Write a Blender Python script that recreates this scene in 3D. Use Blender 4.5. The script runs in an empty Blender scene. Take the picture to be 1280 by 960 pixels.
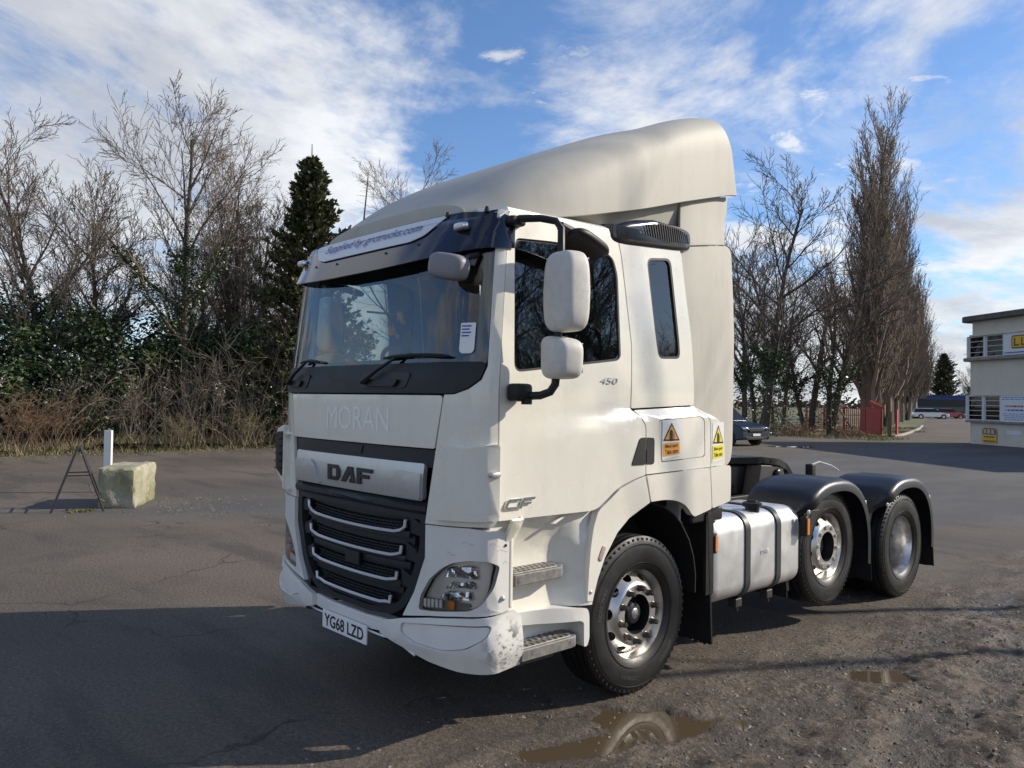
import bpy, bmesh, math, random
import numpy as np
from mathutils import Vector, Matrix, noise as mnoise
R = math.radians
PI = math.pi
sc = bpy.context.scene
COL = sc.collection
rnd = random.Random(7)

# ------------------------------------------------------------------ camera
YAW, PITCH, ROLL, FPX = .8278, .0191, .0144, 1002.2
cam_d = bpy.data.cameras.new('camera'); cam = bpy.data.objects.new('camera', cam_d); COL.objects.link(cam)
_f = Vector((-math.sin(YAW) * math.cos(PITCH), math.cos(YAW) * math.cos(PITCH), math.sin(PITCH)))
_r = Vector((math.cos(YAW), math.sin(YAW), 0)); _u = _r.cross(_f)
_r2 = _r * math.cos(ROLL) + _u * math.sin(ROLL); _u2 = -_r * math.sin(ROLL) + _u * math.cos(ROLL)
_m = Matrix((_r2, _u2, -_f)).transposed().to_4x4(); _m.translation = Vector((4.4046, -2.6619, 1.8819))
cam.matrix_world = _m
cam_d.sensor_width = 36; cam_d.lens = FPX / 1280 * 36; cam_d.clip_start = .05; cam_d.clip_end = 6000
sc.camera = cam

# ------------------------------------------------------------------ world, sun, exposure
SUN_AZ = (.545, .838); SUN_EL = R(29)
world = bpy.data.worlds.new('World'); sc.world = world; world.use_nodes = True
def build_world():
    nt = world.node_tree; N = nt.nodes; L = nt.links; N.clear()
    out = N.new('ShaderNodeOutputWorld'); bg = N.new('ShaderNodeBackground'); L.new(bg.outputs[0], out.inputs[0])
    bg.inputs[1].default_value = .135
    sky = N.new('ShaderNodeTexSky'); sky.sky_type = 'NISHITA'; sky.sun_disc = False
    sky.sun_elevation = SUN_EL; sky.sun_rotation = math.atan2(SUN_AZ[0], SUN_AZ[1]); sky.air_density = 1.0; sky.dust_density = .3; sky.ozone_density = 3.0
    tc = N.new('ShaderNodeTexCoord'); sep = N.new('ShaderNodeSeparateXYZ'); L.new(tc.outputs['Generated'], sep.inputs[0])
    def math_(op, a, b=None, clamp=False):
        n = N.new('ShaderNodeMath'); n.operation = op; n.use_clamp = clamp
        for i, v in enumerate((a, b)):
            if v is None: continue
            if isinstance(v, (int, float)): n.inputs[i].default_value = v
            else: L.new(v, n.inputs[i])
        return n.outputs[0]
    zc = math_('ADD', math_('MAXIMUM', sep.outputs[2], 0.0), .16)
    px = math_('DIVIDE', sep.outputs[0], zc); py = math_('DIVIDE', sep.outputs[1], zc)
    comb = N.new('ShaderNodeCombineXYZ'); L.new(px, comb.inputs[0]); L.new(py, comb.inputs[1])
    def nz(scale, detail, rough, off, vec=None, dist=0.0):
        mp = N.new('ShaderNodeMapping'); mp.inputs['Location'].default_value = off
        L.new(vec or comb.outputs[0], mp.inputs[0])
        t = N.new('ShaderNodeTexNoise'); t.inputs['Scale'].default_value = scale; t.inputs['Detail'].default_value = detail
        t.inputs['Roughness'].default_value = rough; t.inputs['Distortion'].default_value = dist
        L.new(mp.outputs[0], t.inputs[0]); return t.outputs[0]
    def ramp(v, a, b):
        r = N.new('ShaderNodeMapRange'); r.interpolation_type = 'SMOOTHSTEP'; r.inputs[1].default_value = a; r.inputs[2].default_value = b
        L.new(v, r.inputs[0]); return r.outputs[0]
    big = nz(.62, 12, .62, CLOUD_OFF, dist=.35)
    wisp = nz(2.2, 10, .62, (3.1, 7.7, 0), dist=.5)
    low = math_('MULTIPLY', math_('SUBTRACT', .34, sep.outputs[2]), .16)
    dens = math_('ADD', math_('ADD', math_('MULTIPLY', big, .78), math_('MULTIPLY', wisp, .22)), low)
    cov = ramp(dens, .462, .565)
    puff = math_('MULTIPLY', ramp(nz(3.4, 9, .6, (2.2, 6.1, 0), dist=.4), .585, .68), .85)
    cov = math_('MAXIMUM', cov, puff)
    body = ramp(nz(.62, 12, .62, (CLOUD_OFF[0] + .16, CLOUD_OFF[1] + .24, 0), dist=.35), .42, .62)
    ccol = N.new('ShaderNodeMix'); ccol.data_type = 'RGBA'
    L.new(body, ccol.inputs[0]); ccol.inputs[6].default_value = (7.0, 7.05, 7.15, 1); ccol.inputs[7].default_value = (4.0, 4.2, 4.6, 1)
    tint = N.new('ShaderNodeMix'); tint.data_type = 'RGBA'; tint.blend_type = 'MULTIPLY'; tint.inputs[0].default_value = 1.; L.new(sky.outputs[0], tint.inputs[6]); tint.inputs[7].default_value = (.86, .99, 1.16, 1)
    veil = math_('MULTIPLY', ramp(nz(1.1, 10, .66, (5.2, 1.4, 0), dist=.9), .48, .72), .55)
    cov = math_('MAXIMUM', math_('MULTIPLY', cov, .93), veil)
    mix = N.new('ShaderNodeMix'); mix.data_type = 'RGBA'
    L.new(cov, mix.inputs[0]); L.new(tint.outputs[2], mix.inputs[6]); L.new(ccol.outputs[2], mix.inputs[7])
    L.new(mix.outputs[2], bg.inputs[0])
CLOUD_OFF = (0.0, 0.5, 0)
build_world()
sun_d = bpy.data.lights.new('sun', 'SUN'); sun_d.energy = 5.0; sun_d.angle = R(.55); sun_d.color = (1, .905, .76)
sun = bpy.data.objects.new('sun', sun_d); COL.objects.link(sun)
_sd = Vector((SUN_AZ[0] * math.cos(SUN_EL), SUN_AZ[1] * math.cos(SUN_EL), math.sin(SUN_EL)))
sun.rotation_euler = _sd.to_track_quat('Z', 'Y').to_euler(); sun.location = _sd * 60
sc.view_settings.view_transform = 'Standard'; sc.view_settings.look = 'None'; sc.view_settings.gamma = 1
sc.view_settings.exposure = 0.08
sc.cycles.use_denoising = True
sc.cycles.max_bounces = 8; sc.cycles.transparent_max_bounces = 16

# ------------------------------------------------------------------ helpers
def lerp(a, b, t): return a + (b - a) * t
def clamp(x, a=0., b=1.): return max(a, min(b, x))
def sstep(x, a, b):
    t = clamp((x - a) / (b - a)); return t * t * (3 - 2 * t)
def interp(x, pts):
    return float(np.interp(x, [p[0] for p in pts], [p[1] for p in pts]))

MATS = {}
def mat(name, col, rough=.5, metal=0., coat=0., var=None, bump=None, rvar=None, spec=.5, stain=None):
    """principled material; var=(scale, amount, colour2); bump=(scale, strength, distance); stain=(scale, lo, hi, colour)"""
    if name in MATS: return MATS[name]
    m = bpy.data.materials.new(name); m.use_nodes = True; nt = m.node_tree; N = nt.nodes; L = nt.links
    b = N['Principled BSDF']; b.inputs['Base Color'].default_value = (*col, 1); b.inputs['Roughness'].default_value = rough
    b.inputs['Metallic'].default_value = metal; b.inputs['Specular IOR Level'].default_value = spec
    if coat: b.inputs['Coat Weight'].default_value = coat; b.inputs['Coat Roughness'].default_value = .06
    tc = N.new('ShaderNodeTexCoord')
    def nz(scale, detail=6, rough=.6):
        t = N.new('ShaderNodeTexNoise'); t.inputs['Scale'].default_value = scale; t.inputs['Detail'].default_value = detail; t.inputs['Roughness'].default_value = rough
        L.new(tc.outputs['Object'], t.inputs[0]); return t.outputs[0]
    def rng(v, a, b_, c, d):
        r = N.new('ShaderNodeMapRange'); r.inputs[1].default_value = a; r.inputs[2].default_value = b_; r.inputs[3].default_value = c; r.inputs[4].default_value = d
        L.new(v, r.inputs[0]); return r.outputs[0]
    cur = None
    def mixc(fac, c2):
        nonlocal cur
        mx = N.new('ShaderNodeMix'); mx.data_type = 'RGBA'; L.new(fac, mx.inputs[0])
        if cur is None: mx.inputs[6].default_value = (*col, 1)
        else: L.new(cur, mx.inputs[6])
        mx.inputs[7].default_value = (*c2, 1); cur = mx.outputs[2]
    if var: mixc(rng(nz(var[0]), .35, .65, 0, var[1]), var[2])
    if stain: mixc(rng(nz(stain[0], 8, .7), stain[1], stain[2], 0, 1), stain[3])
    if cur is not None: L.new(cur, b.inputs['Base Color'])
    if rvar: L.new(rng(nz(rvar[0]), .3, .7, rvar[1], rvar[2]), b.inputs['Roughness'])
    if bump:
        bp = N.new('ShaderNodeBump'); bp.inputs['Strength'].default_value = bump[1]; bp.inputs['Distance'].default_value = bump[2]
        L.new(nz(bump[0], 5), bp.inputs['Height']); L.new(bp.outputs[0], b.inputs['Normal'])
    MATS[name] = m; return m

def glass_mat(name, tint, ior=1.5, rough=0.0, min_refl=0.0):
    if name in MATS: return MATS[name]
    m = bpy.data.materials.new(name); m.use_nodes = True; nt = m.node_tree; N = nt.nodes; L = nt.links; N.clear()
    out = N.new('ShaderNodeOutputMaterial'); mix = N.new('ShaderNodeMixShader'); fr = N.new('ShaderNodeFresnel'); fr.inputs[0].default_value = ior
    tr = N.new('ShaderNodeBsdfTransparent'); tr.inputs[0].default_value = (*tint, 1)
    gl = N.new('ShaderNodeBsdfGlossy'); gl.inputs[1].default_value = rough
    L.new(fr.outputs[0], mix.inputs[0]); L.new(tr.outputs[0], mix.inputs[1]); L.new(gl.outputs[0], mix.inputs[2]); L.new(mix.outputs[0], out.inputs[0])
    MATS[name] = m; return m

def empty(name, loc=(0, 0, 0), rz=0., label=None, cat=None, group=None, kind=None):
    o = bpy.data.objects.new(name, None); COL.objects.link(o); o.location = loc; o.rotation_euler = (0, 0, rz)
    o.empty_display_size = .2
    tag(o, label, cat, group, kind); return o
def tag(o, label=None, cat=None, group=None, kind=None):
    for k, v in (('label', label), ('category', cat), ('group', group), ('kind', kind)):
        if v: o[k] = v
    return o
def mk(name, verts, faces, m, parent=None, smooth=True, bevel=0., segs=2, solid=0., soff=-1., subsurf=0, ang=35, loc=None):
    me = bpy.data.meshes.new(name); me.from_pydata([tuple(v) for v in verts], [], [tuple(f) for f in faces]); me.update()
    return finish(name, me, m, parent, smooth, bevel, segs, solid, soff, subsurf, ang, loc)
def finish(name, me, m, parent=None, smooth=True, bevel=0., segs=2, solid=0., soff=-1., subsurf=0, ang=35, loc=None):
    o = bpy.data.objects.new(name, me); COL.objects.link(o)
    if m: me.materials.append(m)
    if parent is not None: o.parent = parent
    if loc is not None: o.location = loc
    if smooth:
        me.polygons.foreach_set('use_smooth', [True] * len(me.polygons))
        if not (solid or bevel): me.set_sharp_from_angle(angle=R(ang))
    if solid:
        s = o.modifiers.new('solid', 'SOLIDIFY'); s.thickness = solid; s.offset = soff; s.use_even_offset = False
    if solid and not bevel and smooth:
        e = o.modifiers.new('split', 'EDGE_SPLIT'); e.split_angle = R(ang); e.use_edge_sharp = False
    if subsurf:
        s = o.modifiers.new('sub', 'SUBSURF'); s.levels = subsurf; s.render_levels = subsurf
    if bevel:
        b = o.modifiers.new('bev', 'BEVEL'); b.width = bevel; b.segments = segs; b.limit_method = 'ANGLE'; b.angle_limit = R(ang); b.harden_normals = False
        if smooth:
            w = o.modifiers.new('wn', 'WEIGHTED_NORMAL'); w.keep_sharp = True
    return o
def from_bm(name, bm, m, parent=None, **k):
    me = bpy.data.meshes.new(name); bm.to_mesh(me); bm.free(); return finish(name, me, m, parent, **k)

class MB:
    """collects simple solids into one mesh"""
    def __init__(s): s.v = []; s.f = []
    def add(s, v, f):
        n = len(s.v); s.v += [tuple(p) for p in v]; s.f += [tuple(i + n for i in q) for q in f]; return s
    def box(s, x0, x1, y0, y1, z0, z1, M=None):
        v = [Vector((x, y, z)) for z in (z0, z1) for y in (y0, y1) for x in (x0, x1)]
        if M is not None: v = [M @ p for p in v]
        return s.add(v, [(0, 2, 3, 1), (4, 5, 7, 6), (0, 1, 5, 4), (2, 6, 7, 3), (0, 4, 6, 2), (1, 3, 7, 5)])
    def prism(s, poly, y0, y1, axis='y'):
        n = len(poly)
        def P(a, b, t): return (a, t, b) if axis == 'y' else ((t, a, b) if axis == 'x' else (a, b, t))
        v = [P(a, b, y0) for a, b in poly] + [P(a, b, y1) for a, b in poly]
        f = [tuple(range(n)), tuple(range(2 * n - 1, n - 1, -1))] + [(i, i + n, (i + 1) % n + n, (i + 1) % n) for i in range(n)]
        return s.add(v, f)
    def tube(s, pts, rad, n=8, cap=True):
        pts = [Vector(p) for p in pts]; rads = rad if isinstance(rad, (list, tuple)) else [rad] * len(pts)
        up = None; rings = []
        for i, p in enumerate(pts):
            t = (pts[min(i + 1, len(pts) - 1)] - pts[max(i - 1, 0)]).normalized()
            if up is None: up = t.orthogonal().normalized()
            up = (up - t * up.dot(t)); up = up.normalized() if up.length > 1e-6 else t.orthogonal().normalized()
            b = t.cross(up); rings.append([p + (up * math.cos(2 * PI * k / n) + b * math.sin(2 * PI * k / n)) * rads[i] for k in range(n)])
        base = len(s.v)
        for r in rings: s.v += [tuple(p) for p in r]
        for i in range(len(rings) - 1):
            for k in range(n): s.f.append((base + i * n + k, base + i * n + (k + 1) % n, base + (i + 1) * n + (k + 1) % n, base + (i + 1) * n + k))
        if cap: s.f.append(tuple(base + k for k in reversed(range(n)))); s.f.append(tuple(base + (len(rings) - 1) * n + k for k in range(n)))
        return s
    def lathe(s, prof, n=48, axis='x', c=(0, 0, 0), closed=False):
        """prof: list of (a, r): a along the axis"""
        base = len(s.v); m = len(prof)
        for k in range(n):
            t = 2 * PI * k / n
            for a, r in prof:
                p = (a, r * math.cos(t), r * math.sin(t)) if axis == 'x' else ((r * math.cos(t), a, r * math.sin(t)) if axis == 'y' else (r * math.cos(t), r * math.sin(t), a))
                s.v.append((p[0] + c[0], p[1] + c[1], p[2] + c[2]))
        for k in range(n):
            k2 = (k + 1) % n
            for i in range(m if closed else m - 1):
                j = (i + 1) % m
                s.f.append((base + k * m + i, base + k * m + j, base + k2 * m + j, base + k2 * m + i))
        return s
    def obj(s, name, m, parent=None, **k): return mk(name, s.v, s.f, m, parent, **k)

def rp(poly, r, n=5):
    """round the corners of a polygon; r is a number or a list"""
    out = []; N = len(poly)
    for i in range(N):
        p = Vector(poly[i]); a = Vector(poly[i - 1]); b = Vector(poly[(i + 1) % N]); rr = r[i] if isinstance(r, (list, tuple)) else r
        d1 = a - p; d2 = b - p
        if rr <= 0: out.append(tuple(p)); continue
        k = min(rr, d1.length * .45, d2.length * .45); p1 = p + d1.normalized() * k; p2 = p + d2.normalized() * k
        for j in range(n + 1):
            t = j / n; q = p1 * (1 - t) ** 2 + p * 2 * t * (1 - t) + p2 * t * t; out.append(tuple(q))
    return out
def patch(name, poly, fn, m, parent, thick=.02, step=.06, bevel=.006, holes=(), out=None, smooth=True, ang=35, segs=2, grid=None):
    """fill a 2D polygon (with holes), cut it on a grid, map it through fn(u,v)->xyz and give it thickness"""
    bm = bmesh.new(); edges = []
    for loop in (poly, *holes):
        vs = [bm.verts.new((p[0], p[1], 0)) for p in loop]
        for i in range(len(vs)): edges.append(bm.edges.new((vs[i], vs[(i + 1) % len(vs)])))
    bmesh.ops.triangle_fill(bm, use_beauty=True, use_dissolve=False, edges=edges, normal=(0, 0, 1))
    us = [p[0] for p in poly]; vs_ = [p[1] for p in poly]
    if step or grid:
        for ax, lo, hi in ((0, min(us), max(us)), (1, min(vs_), max(vs_))):
            n = grid[ax] if grid else max(1, int((hi - lo) / step))
            for i in range(1, n):
                c = lo + (hi - lo) * i / n; co = [0, 0, 0]; no = [0, 0, 0]; co[ax] = c; no[ax] = 1
                bmesh.ops.bisect_plane(bm, geom=bm.verts[:] + bm.edges[:] + bm.faces[:], dist=1e-5, plane_co=co, plane_no=no)
        bmesh.ops.remove_doubles(bm, verts=bm.verts, dist=2e-4)
        bmesh.ops.dissolve_limit(bm, angle_limit=.001, verts=[], edges=[e for e in bm.edges if False])
    for v in bm.verts: v.co = Vector(fn(v.co.x, v.co.y))
    bm.normal_update()
    bmesh.ops.recalc_face_normals(bm, faces=bm.faces)
    tot = sum((f.normal * f.calc_area() for f in bm.faces), Vector())
    if out is not None and tot.dot(Vector(out)) < 0: bmesh.ops.reverse_faces(bm, faces=bm.faces)
    return from_bm(name, bm, m, parent, solid=thick, bevel=bevel, smooth=smooth, ang=ang, segs=segs)

def text_mesh(body, size=1., bold=0., extrude=0., shear=0., spacing=1., align='CENTER'):
    cu = bpy.data.curves.new('t', 'FONT'); cu.body = body; cu.size = size; cu.offset = bold; cu.extrude = extrude; cu.shear = shear
    cu.space_character = spacing; cu.align_x = align; cu.align_y = 'CENTER'; cu.resolution_u = 3
    o = bpy.data.objects.new('t', cu); COL.objects.link(o)
    dg = bpy.context.evaluated_depsgraph_get(); me = bpy.data.meshes.new_from_object(o.evaluated_get(dg))
    bpy.data.objects.remove(o); bpy.data.curves.remove(cu); return me
def text(name, body, m, parent, fn, w=None, h=None, subdiv=0, **k):
    """text mapped through fn(u,v,w); fitted to width w and height h, centred on 0"""
    me = text_mesh(body, **k)
    co = np.empty(len(me.vertices) * 3); me.vertices.foreach_get('co', co); co = co.reshape(-1, 3)
    lo, hi = co.min(0), co.max(0); c = (lo + hi) / 2
    sx = w / (hi[0] - lo[0]) if w else None; sy = h / (hi[1] - lo[1]) if h else None
    sx = sx or sy; sy = sy or sx
    bm = bmesh.new(); bm.from_mesh(me); bpy.data.meshes.remove(me)
    for v in bm.verts: v.co = Vector(fn((v.co.x - c[0]) * sx, (v.co.y - c[1]) * sy, v.co.z))
    return from_bm(name, bm, m, parent, smooth=False)
def poly_plate(name, polys, fn, m, parent, thick=.004, bevel=0.):
    """several flat outlines of one mark, thickened"""
    bm = bmesh.new()
    for poly, *holes in polys:
        edges = []
        for loop in (poly, *holes):
            vs = [bm.verts.new((p[0], p[1], 0)) for p in loop]
            for i in range(len(vs)): edges.append(bm.edges.new((vs[i], vs[(i + 1) % len(vs)])))
        bmesh.ops.triangle_fill(bm, use_beauty=True, edges=edges, normal=(0, 0, 1))
    low = list(bm.verts)
    for v in bm.verts: v.co = Vector(fn(v.co.x, v.co.y, thick))
    bm.normal_update()
    return from_bm(name, bm, m, parent, smooth=False, bevel=bevel, solid=thick, soff=0)
def shape_obj(name, center, size, m, parent, e=.28, n=(20, 14), taper=None, rot=None, loc=None):
    """superellipsoid block: e small = boxy"""
    nu, nv = n; V = []; F = []
    def sp(x, p): return math.copysign(abs(x) ** p, x)
    for j in range(nv + 1):
        ph = -PI / 2 + PI * j / nv
        for i in range(nu):
            th = 2 * PI * i / nu
            x = sp(math.cos(ph), e) * sp(math.cos(th), e); y = sp(math.cos(ph), e) * sp(math.sin(th), e); z = sp(math.sin(ph), e)
            p = Vector((x * size[0] / 2, y * size[1] / 2, z * size[2] / 2))
            if taper: p = Vector(taper(p, x, y, z))
            if rot is not None: p = rot @ p
            V.append(p + Vector(center))
    for j in range(nv):
        for i in range(nu): F.append((j * nu + i, j * nu + (i + 1) % nu, (j + 1) * nu + (i + 1) % nu, (j + 1) * nu + i))
    bm = bmesh.new(); vs = [bm.verts.new(v) for v in V]
    for f in F: bm.faces.new([vs[i] for i in f])
    bmesh.ops.remove_doubles(bm, verts=bm.verts, dist=1e-4); bmesh.ops.recalc_face_normals(bm, faces=bm.faces)
    return from_bm(name, bm, m, parent, ang=60)

# ------------------------------------------------------------------ materials of the truck
M_white = mat('white_paint', (.78, .75, .66), .28, coat=.8, var=(2.2, .6, (.72, .685, .58)), rvar=(5, .22, .42), stain=(3.2, .66, .88, (.46, .425, .35)))
M_bump = mat('bumper_white', (.74, .725, .68), .40, coat=.12, var=(3, .6, (.65, .635, .59)), rvar=(9, .32, .52), stain=(5.5, .64, .84, (.42, .38, .32)))
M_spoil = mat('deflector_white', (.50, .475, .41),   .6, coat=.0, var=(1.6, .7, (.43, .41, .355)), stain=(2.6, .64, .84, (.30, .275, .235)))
M_mirror = mat('mirror_shell', (.62, .60, .55), .55, var=(22, .6, (.50, .48, .44)), bump=(160, .25, .004), stain=(9, .62, .8, (.44, .41, .36)))
def streaked(m, col, amount):
    N = m.node_tree.nodes; L = m.node_tree.links; b = N['Principled BSDF']; src = b.inputs['Base Color'].links[0].from_socket
    tc = N.new('ShaderNodeTexCoord'); mp = N.new('ShaderNodeMapping'); mp.inputs['Scale'].default_value = (5, 5, .8); L.new(tc.outputs['Object'], mp.inputs[0])
    n = N.new('ShaderNodeTexNoise'); n.inputs['Scale'].default_value = 2.2; n.inputs['Detail'].default_value = 9; n.inputs['Roughness'].default_value = .7; L.new(mp.outputs[0], n.inputs[0])
    r = N.new('ShaderNodeMapRange'); r.inputs[1].default_value = .50; r.inputs[2].default_value = .74; r.inputs[4].default_value = amount; L.new(n.outputs[0], r.inputs[0])
    mx = N.new('ShaderNodeMix'); mx.data_type = 'RGBA'; L.new(r.outputs[0], mx.inputs[0]); L.new(src, mx.inputs[6]); mx.inputs[7].default_value = (*col, 1); L.new(mx.outputs[2], b.inputs['Base Color'])
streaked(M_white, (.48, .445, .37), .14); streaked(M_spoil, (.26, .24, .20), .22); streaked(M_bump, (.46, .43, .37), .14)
M_seam = mat('seam_dark', (.02, .02, .02), .8)
M_black = mat('black_plastic', (.012, .012, .013), .5, var=(6, .6, (.022, .022, .022)), bump=(220, .12, .002), spec=.35)
M_gloss = mat('gloss_black', (.012, .012, .016), .16, coat=.5)
M_grey = mat('dark_grey_plastic', (.018, .020, .024), .45, var=(5, .6, (.027, .029, .033)), spec=.35)
M_fender = mat('fender_plastic', (.010, .012, .017), .40, var=(3, .8, (.020, .021, .024)), bump=(90, .2, .003), stain=(4, .64, .84, (.08, .072, .06)))
M_navy = mat('visor_acrylic', (.006, .008, .017), .12, coat=.6)
M_silver = mat('silver_paint', (.56, .56, .55), .34, metal=.55, var=(12, .4, (.48, .48, .47)))
M_strip = mat('bright_strip', (.72, .74, .76), .3, metal=.3)
M_chrome = mat('chrome', (.75, .75, .75), .12, metal=1.)
M_rim = mat('polished_alloy', (.72, .705, .67), .3, metal=.92, var=(18, .6, (.56, .54, .50)), rvar=(9, .26, .42), stain=(10, .66, .84, (.26, .23, .19)))
M_rim2 = mat('dull_alloy', (.68, .68, .68), .3, metal=1., var=(14, .7, (.5, .5, .49)), rvar=(20, .25, .45))
M_nut = mat('nut_cap', (.14, .13, .12), .38, metal=.8, var=(60, .8, (.06, .05, .05)))
M_tyre = mat('tyre_rubber', (.007, .007, .007), .5, var=(9, .9, (.014, .0135, .013)), bump=(60, .25, .004), rvar=(7, .34, .62), stain=(5, .64, .84, (.035, .031, .027)))
M_lettre = mat('tyre_lettering', (.05, .05, .05), .6)
M_tank = mat('tank_alloy', (.80, .80, .79), .42, metal=.7, var=(5, .7, (.66, .66, .65)), rvar=(8, .34, .52), stain=(3, .6, .82, (.52, .51, .49)))
M_strap = mat('strap_rubber', (.035, .038, .042), .45)
M_chassis = mat('chassis_grey', (.022, .022, .023), .55, var=(6, .8, (.045, .038, .032)), stain=(8, .6, .75, (.08, .062, .048)))
M_greasy = mat('greasy_steel', (.03, .028, .026), .3, metal=.5, var=(9, .8, (.02, .02, .02)), rvar=(12, .16, .6))
M_step = mat('step_alloy', (.30, .29, .27), .5, metal=.4, var=(25, .8, (.16, .15, .14)), stain=(16, .55, .7, (.09, .075, .06)))
M_stepd = mat('step_plastic', (.15, .15, .155), .6, var=(8, .7, (.22, .21, .2)))
M_flap = mat('mudflap_rubber', (.006, .006, .006), .85, bump=(70, .5, .01))
M_amber = mat('amber_lens', (.75, .22, .03), .2, coat=.5)
M_orange = mat('sticker_orange', (.85, .36, .05), .4)
M_yellow = mat('sticker_yellow', (.85, .72, .04), .4)
M_paper = mat('sticker_white', (.80, .80, .78), .4)
M_ink = mat('black_ink', (.012, .012, .012), .5)
M_plate = mat('plate_white', (.82, .82, .80), .35, stain=(9, .62, .8, (.6, .57, .5)))
M_blue = mat('banner_blue', (.04, .07, .32), .4)
M_banner = mat('banner_white', (.66, .68, .72), .35)
M_ghost = mat('ghost_letter', (.88, .87, .83), .36, coat=.3)
M_ghost2 = mat('ghost_letter_side', (.74, .71, .625), .34, coat=.3)
M_glass = glass_mat('windscreen_glass', (.80, .86, .85), 1.85)
M_glass2 = glass_mat('tinted_glass', (.42, .52, .50), 1.8)
M_lens = glass_mat('lamp_lens', (.95, .95, .95), 1.5)
M_cloth = mat('seat_cloth', (.05, .055, .065), .9, bump=(120, .3, .004))
M_dash = mat('dash_plastic', (.075, .078, .085), .6)
M_lining = mat('cab_lining', (.30, .295, .28), .85)
M_scuff = mat('scuff_grey', (.10, .095, .09), .7, stain=(60, .45, .6, (.55, .53, .5)))
def scuffed():
    m = M_bump.copy(); m.name = 'scuffed_bumper'; N = m.node_tree.nodes; L = m.node_tree.links; b = N['Principled BSDF']
    src = b.inputs['Base Color'].links[0].from_socket; tc = N.new('ShaderNodeTexCoord')
    def masks(center, rad, scale, lo, hi, stretch):
        d = N.new('ShaderNodeVectorMath'); d.operation = 'DISTANCE'; d.inputs[1].default_value = center; L.new(tc.outputs['Object'], d.inputs[0])
        r = N.new('ShaderNodeMapRange'); r.inputs[1].default_value = rad; r.inputs[2].default_value = rad * .3; L.new(d.outputs['Value'], r.inputs[0])
        mp = N.new('ShaderNodeMapping'); mp.inputs['Scale'].default_value = stretch; mp.inputs['Rotation'].default_value = (.7, 0, 0); L.new(tc.outputs['Object'], mp.inputs[0])
        n = N.new('ShaderNodeTexNoise'); n.inputs['Scale'].default_value = scale; n.inputs['Detail'].default_value = 8; n.inputs['Roughness'].default_value = .7; L.new(mp.outputs[0], n.inputs[0])
        r2 = N.new('ShaderNodeMapRange'); r2.inputs[1].default_value = lo; r2.inputs[2].default_value = hi; L.new(n.outputs[0], r2.inputs[0])
        mu = N.new('ShaderNodeMath'); mu.operation = 'MULTIPLY'; L.new(r.outputs[0], mu.inputs[0]); L.new(r2.outputs[0], mu.inputs[1]); return mu.outputs[0]
    for f, c in ((masks((1.18, .28, .56), .155, 13, .51, .58, (1, 1, 1)), (.07, .066, .062)), (masks((1.19, .34, .45), .17, 26, .53, .61, (1, 1, 2.5)), (.12, .11, .10))):
        mx = N.new('ShaderNodeMix'); mx.data_type = 'RGBA'; L.new(f, mx.inputs[0]); L.new(src, mx.inputs[6]); mx.inputs[7].default_value = (*c, 1); src = mx.outputs[2]
    L.new(src, b.inputs['Base Color']); return m
M_scuffed = scuffed()
M_alumetal = mat('bare_bracket', (.33, .32, .30), .4, metal=.8, stain=(14, .5, .7, (.12, .09, .07)))

# ------------------------------------------------------------------ the truck: X towards its left side, Y to the rear, Z up
TR = empty('tractor_unit', (0, 0, 0), 0, 'white three-axle lorry tractor unit parked on the tarmac, no trailer', 'truck')
HW, DEP, CY = 1.15, .215, .022
_pl = [(0., 0., 0., 0., -1.)]
def _plan():
    prev = (0., 0.); u = 0.; out = [(0., 0., 0.)]
    xs = list(np.linspace(0, .9, 40)[1:]); ts = [math.asin(x * x) for x in xs]
    ts += list(np.linspace(ts[-1], PI / 2, 60)[1:])
    for t in ts:
        x = HW * math.sqrt(math.sin(t)); y = DEP * (1 - math.cos(t))
        u += math.hypot(x - prev[0], y - prev[1]); out.append((u, x, y)); prev = (x, y)
    ue = u
    out.append((u + 3, HW, DEP + 3)); return np.array(out), ue
PLAN, U1 = _plan()
def uX(X): return math.copysign(float(np.interp(abs(X), PLAN[:-1, 1], PLAN[:-1, 0])), X)
def tumble(z): return -.05 * clamp((z - 2.0) / .9, 0, 1.3)
def rake(z): return .10 * clamp((z - 1.95) / .95, 0, 1.4)
def W(u, z, off=0.):
    a = abs(u); s = 1 if u >= 0 else -1
    x = float(np.interp(a, PLAN[:, 0], PLAN[:, 1])); y = float(np.interp(a, PLAN[:, 0], PLAN[:, 2]))
    e = .012; dx = float(np.interp(a + e, PLAN[:, 0], PLAN[:, 1])) - float(np.interp(max(a - e, 0), PLAN[:, 0], PLAN[:, 1]))
    dy = float(np.interp(a + e, PLAN[:, 0], PLAN[:, 2])) - float(np.interp(max(a - e, 0), PLAN[:, 0], PLAN[:, 2]))
    l = math.hypot(dx, dy) or 1; nx, ny = dy / l, -dx / l
    x = x * (HW + tumble(z)) / HW
    return Vector((s * (x + nx * off), CY + y + rake(z) + ny * off, z))
def wu(poly): return [(uX(a) if abs(a) < HW else math.copysign(U1 + abs(a) - HW, a), b) for a, b in poly]
def zcrease(y): return 1.668 + .135 * clamp((y - .236) / 1.12)
def side_x(y, z):
    b = .040 * sstep(y, .28, 1.35) * sstep(zcrease(y) - z, -.035, .035)
    return HW + tumble(z) + b
def S(y, z, off=0., s=1): return Vector((s * (side_x(y, z) + off), y, z))
FR = (0, -1, 0)

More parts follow.
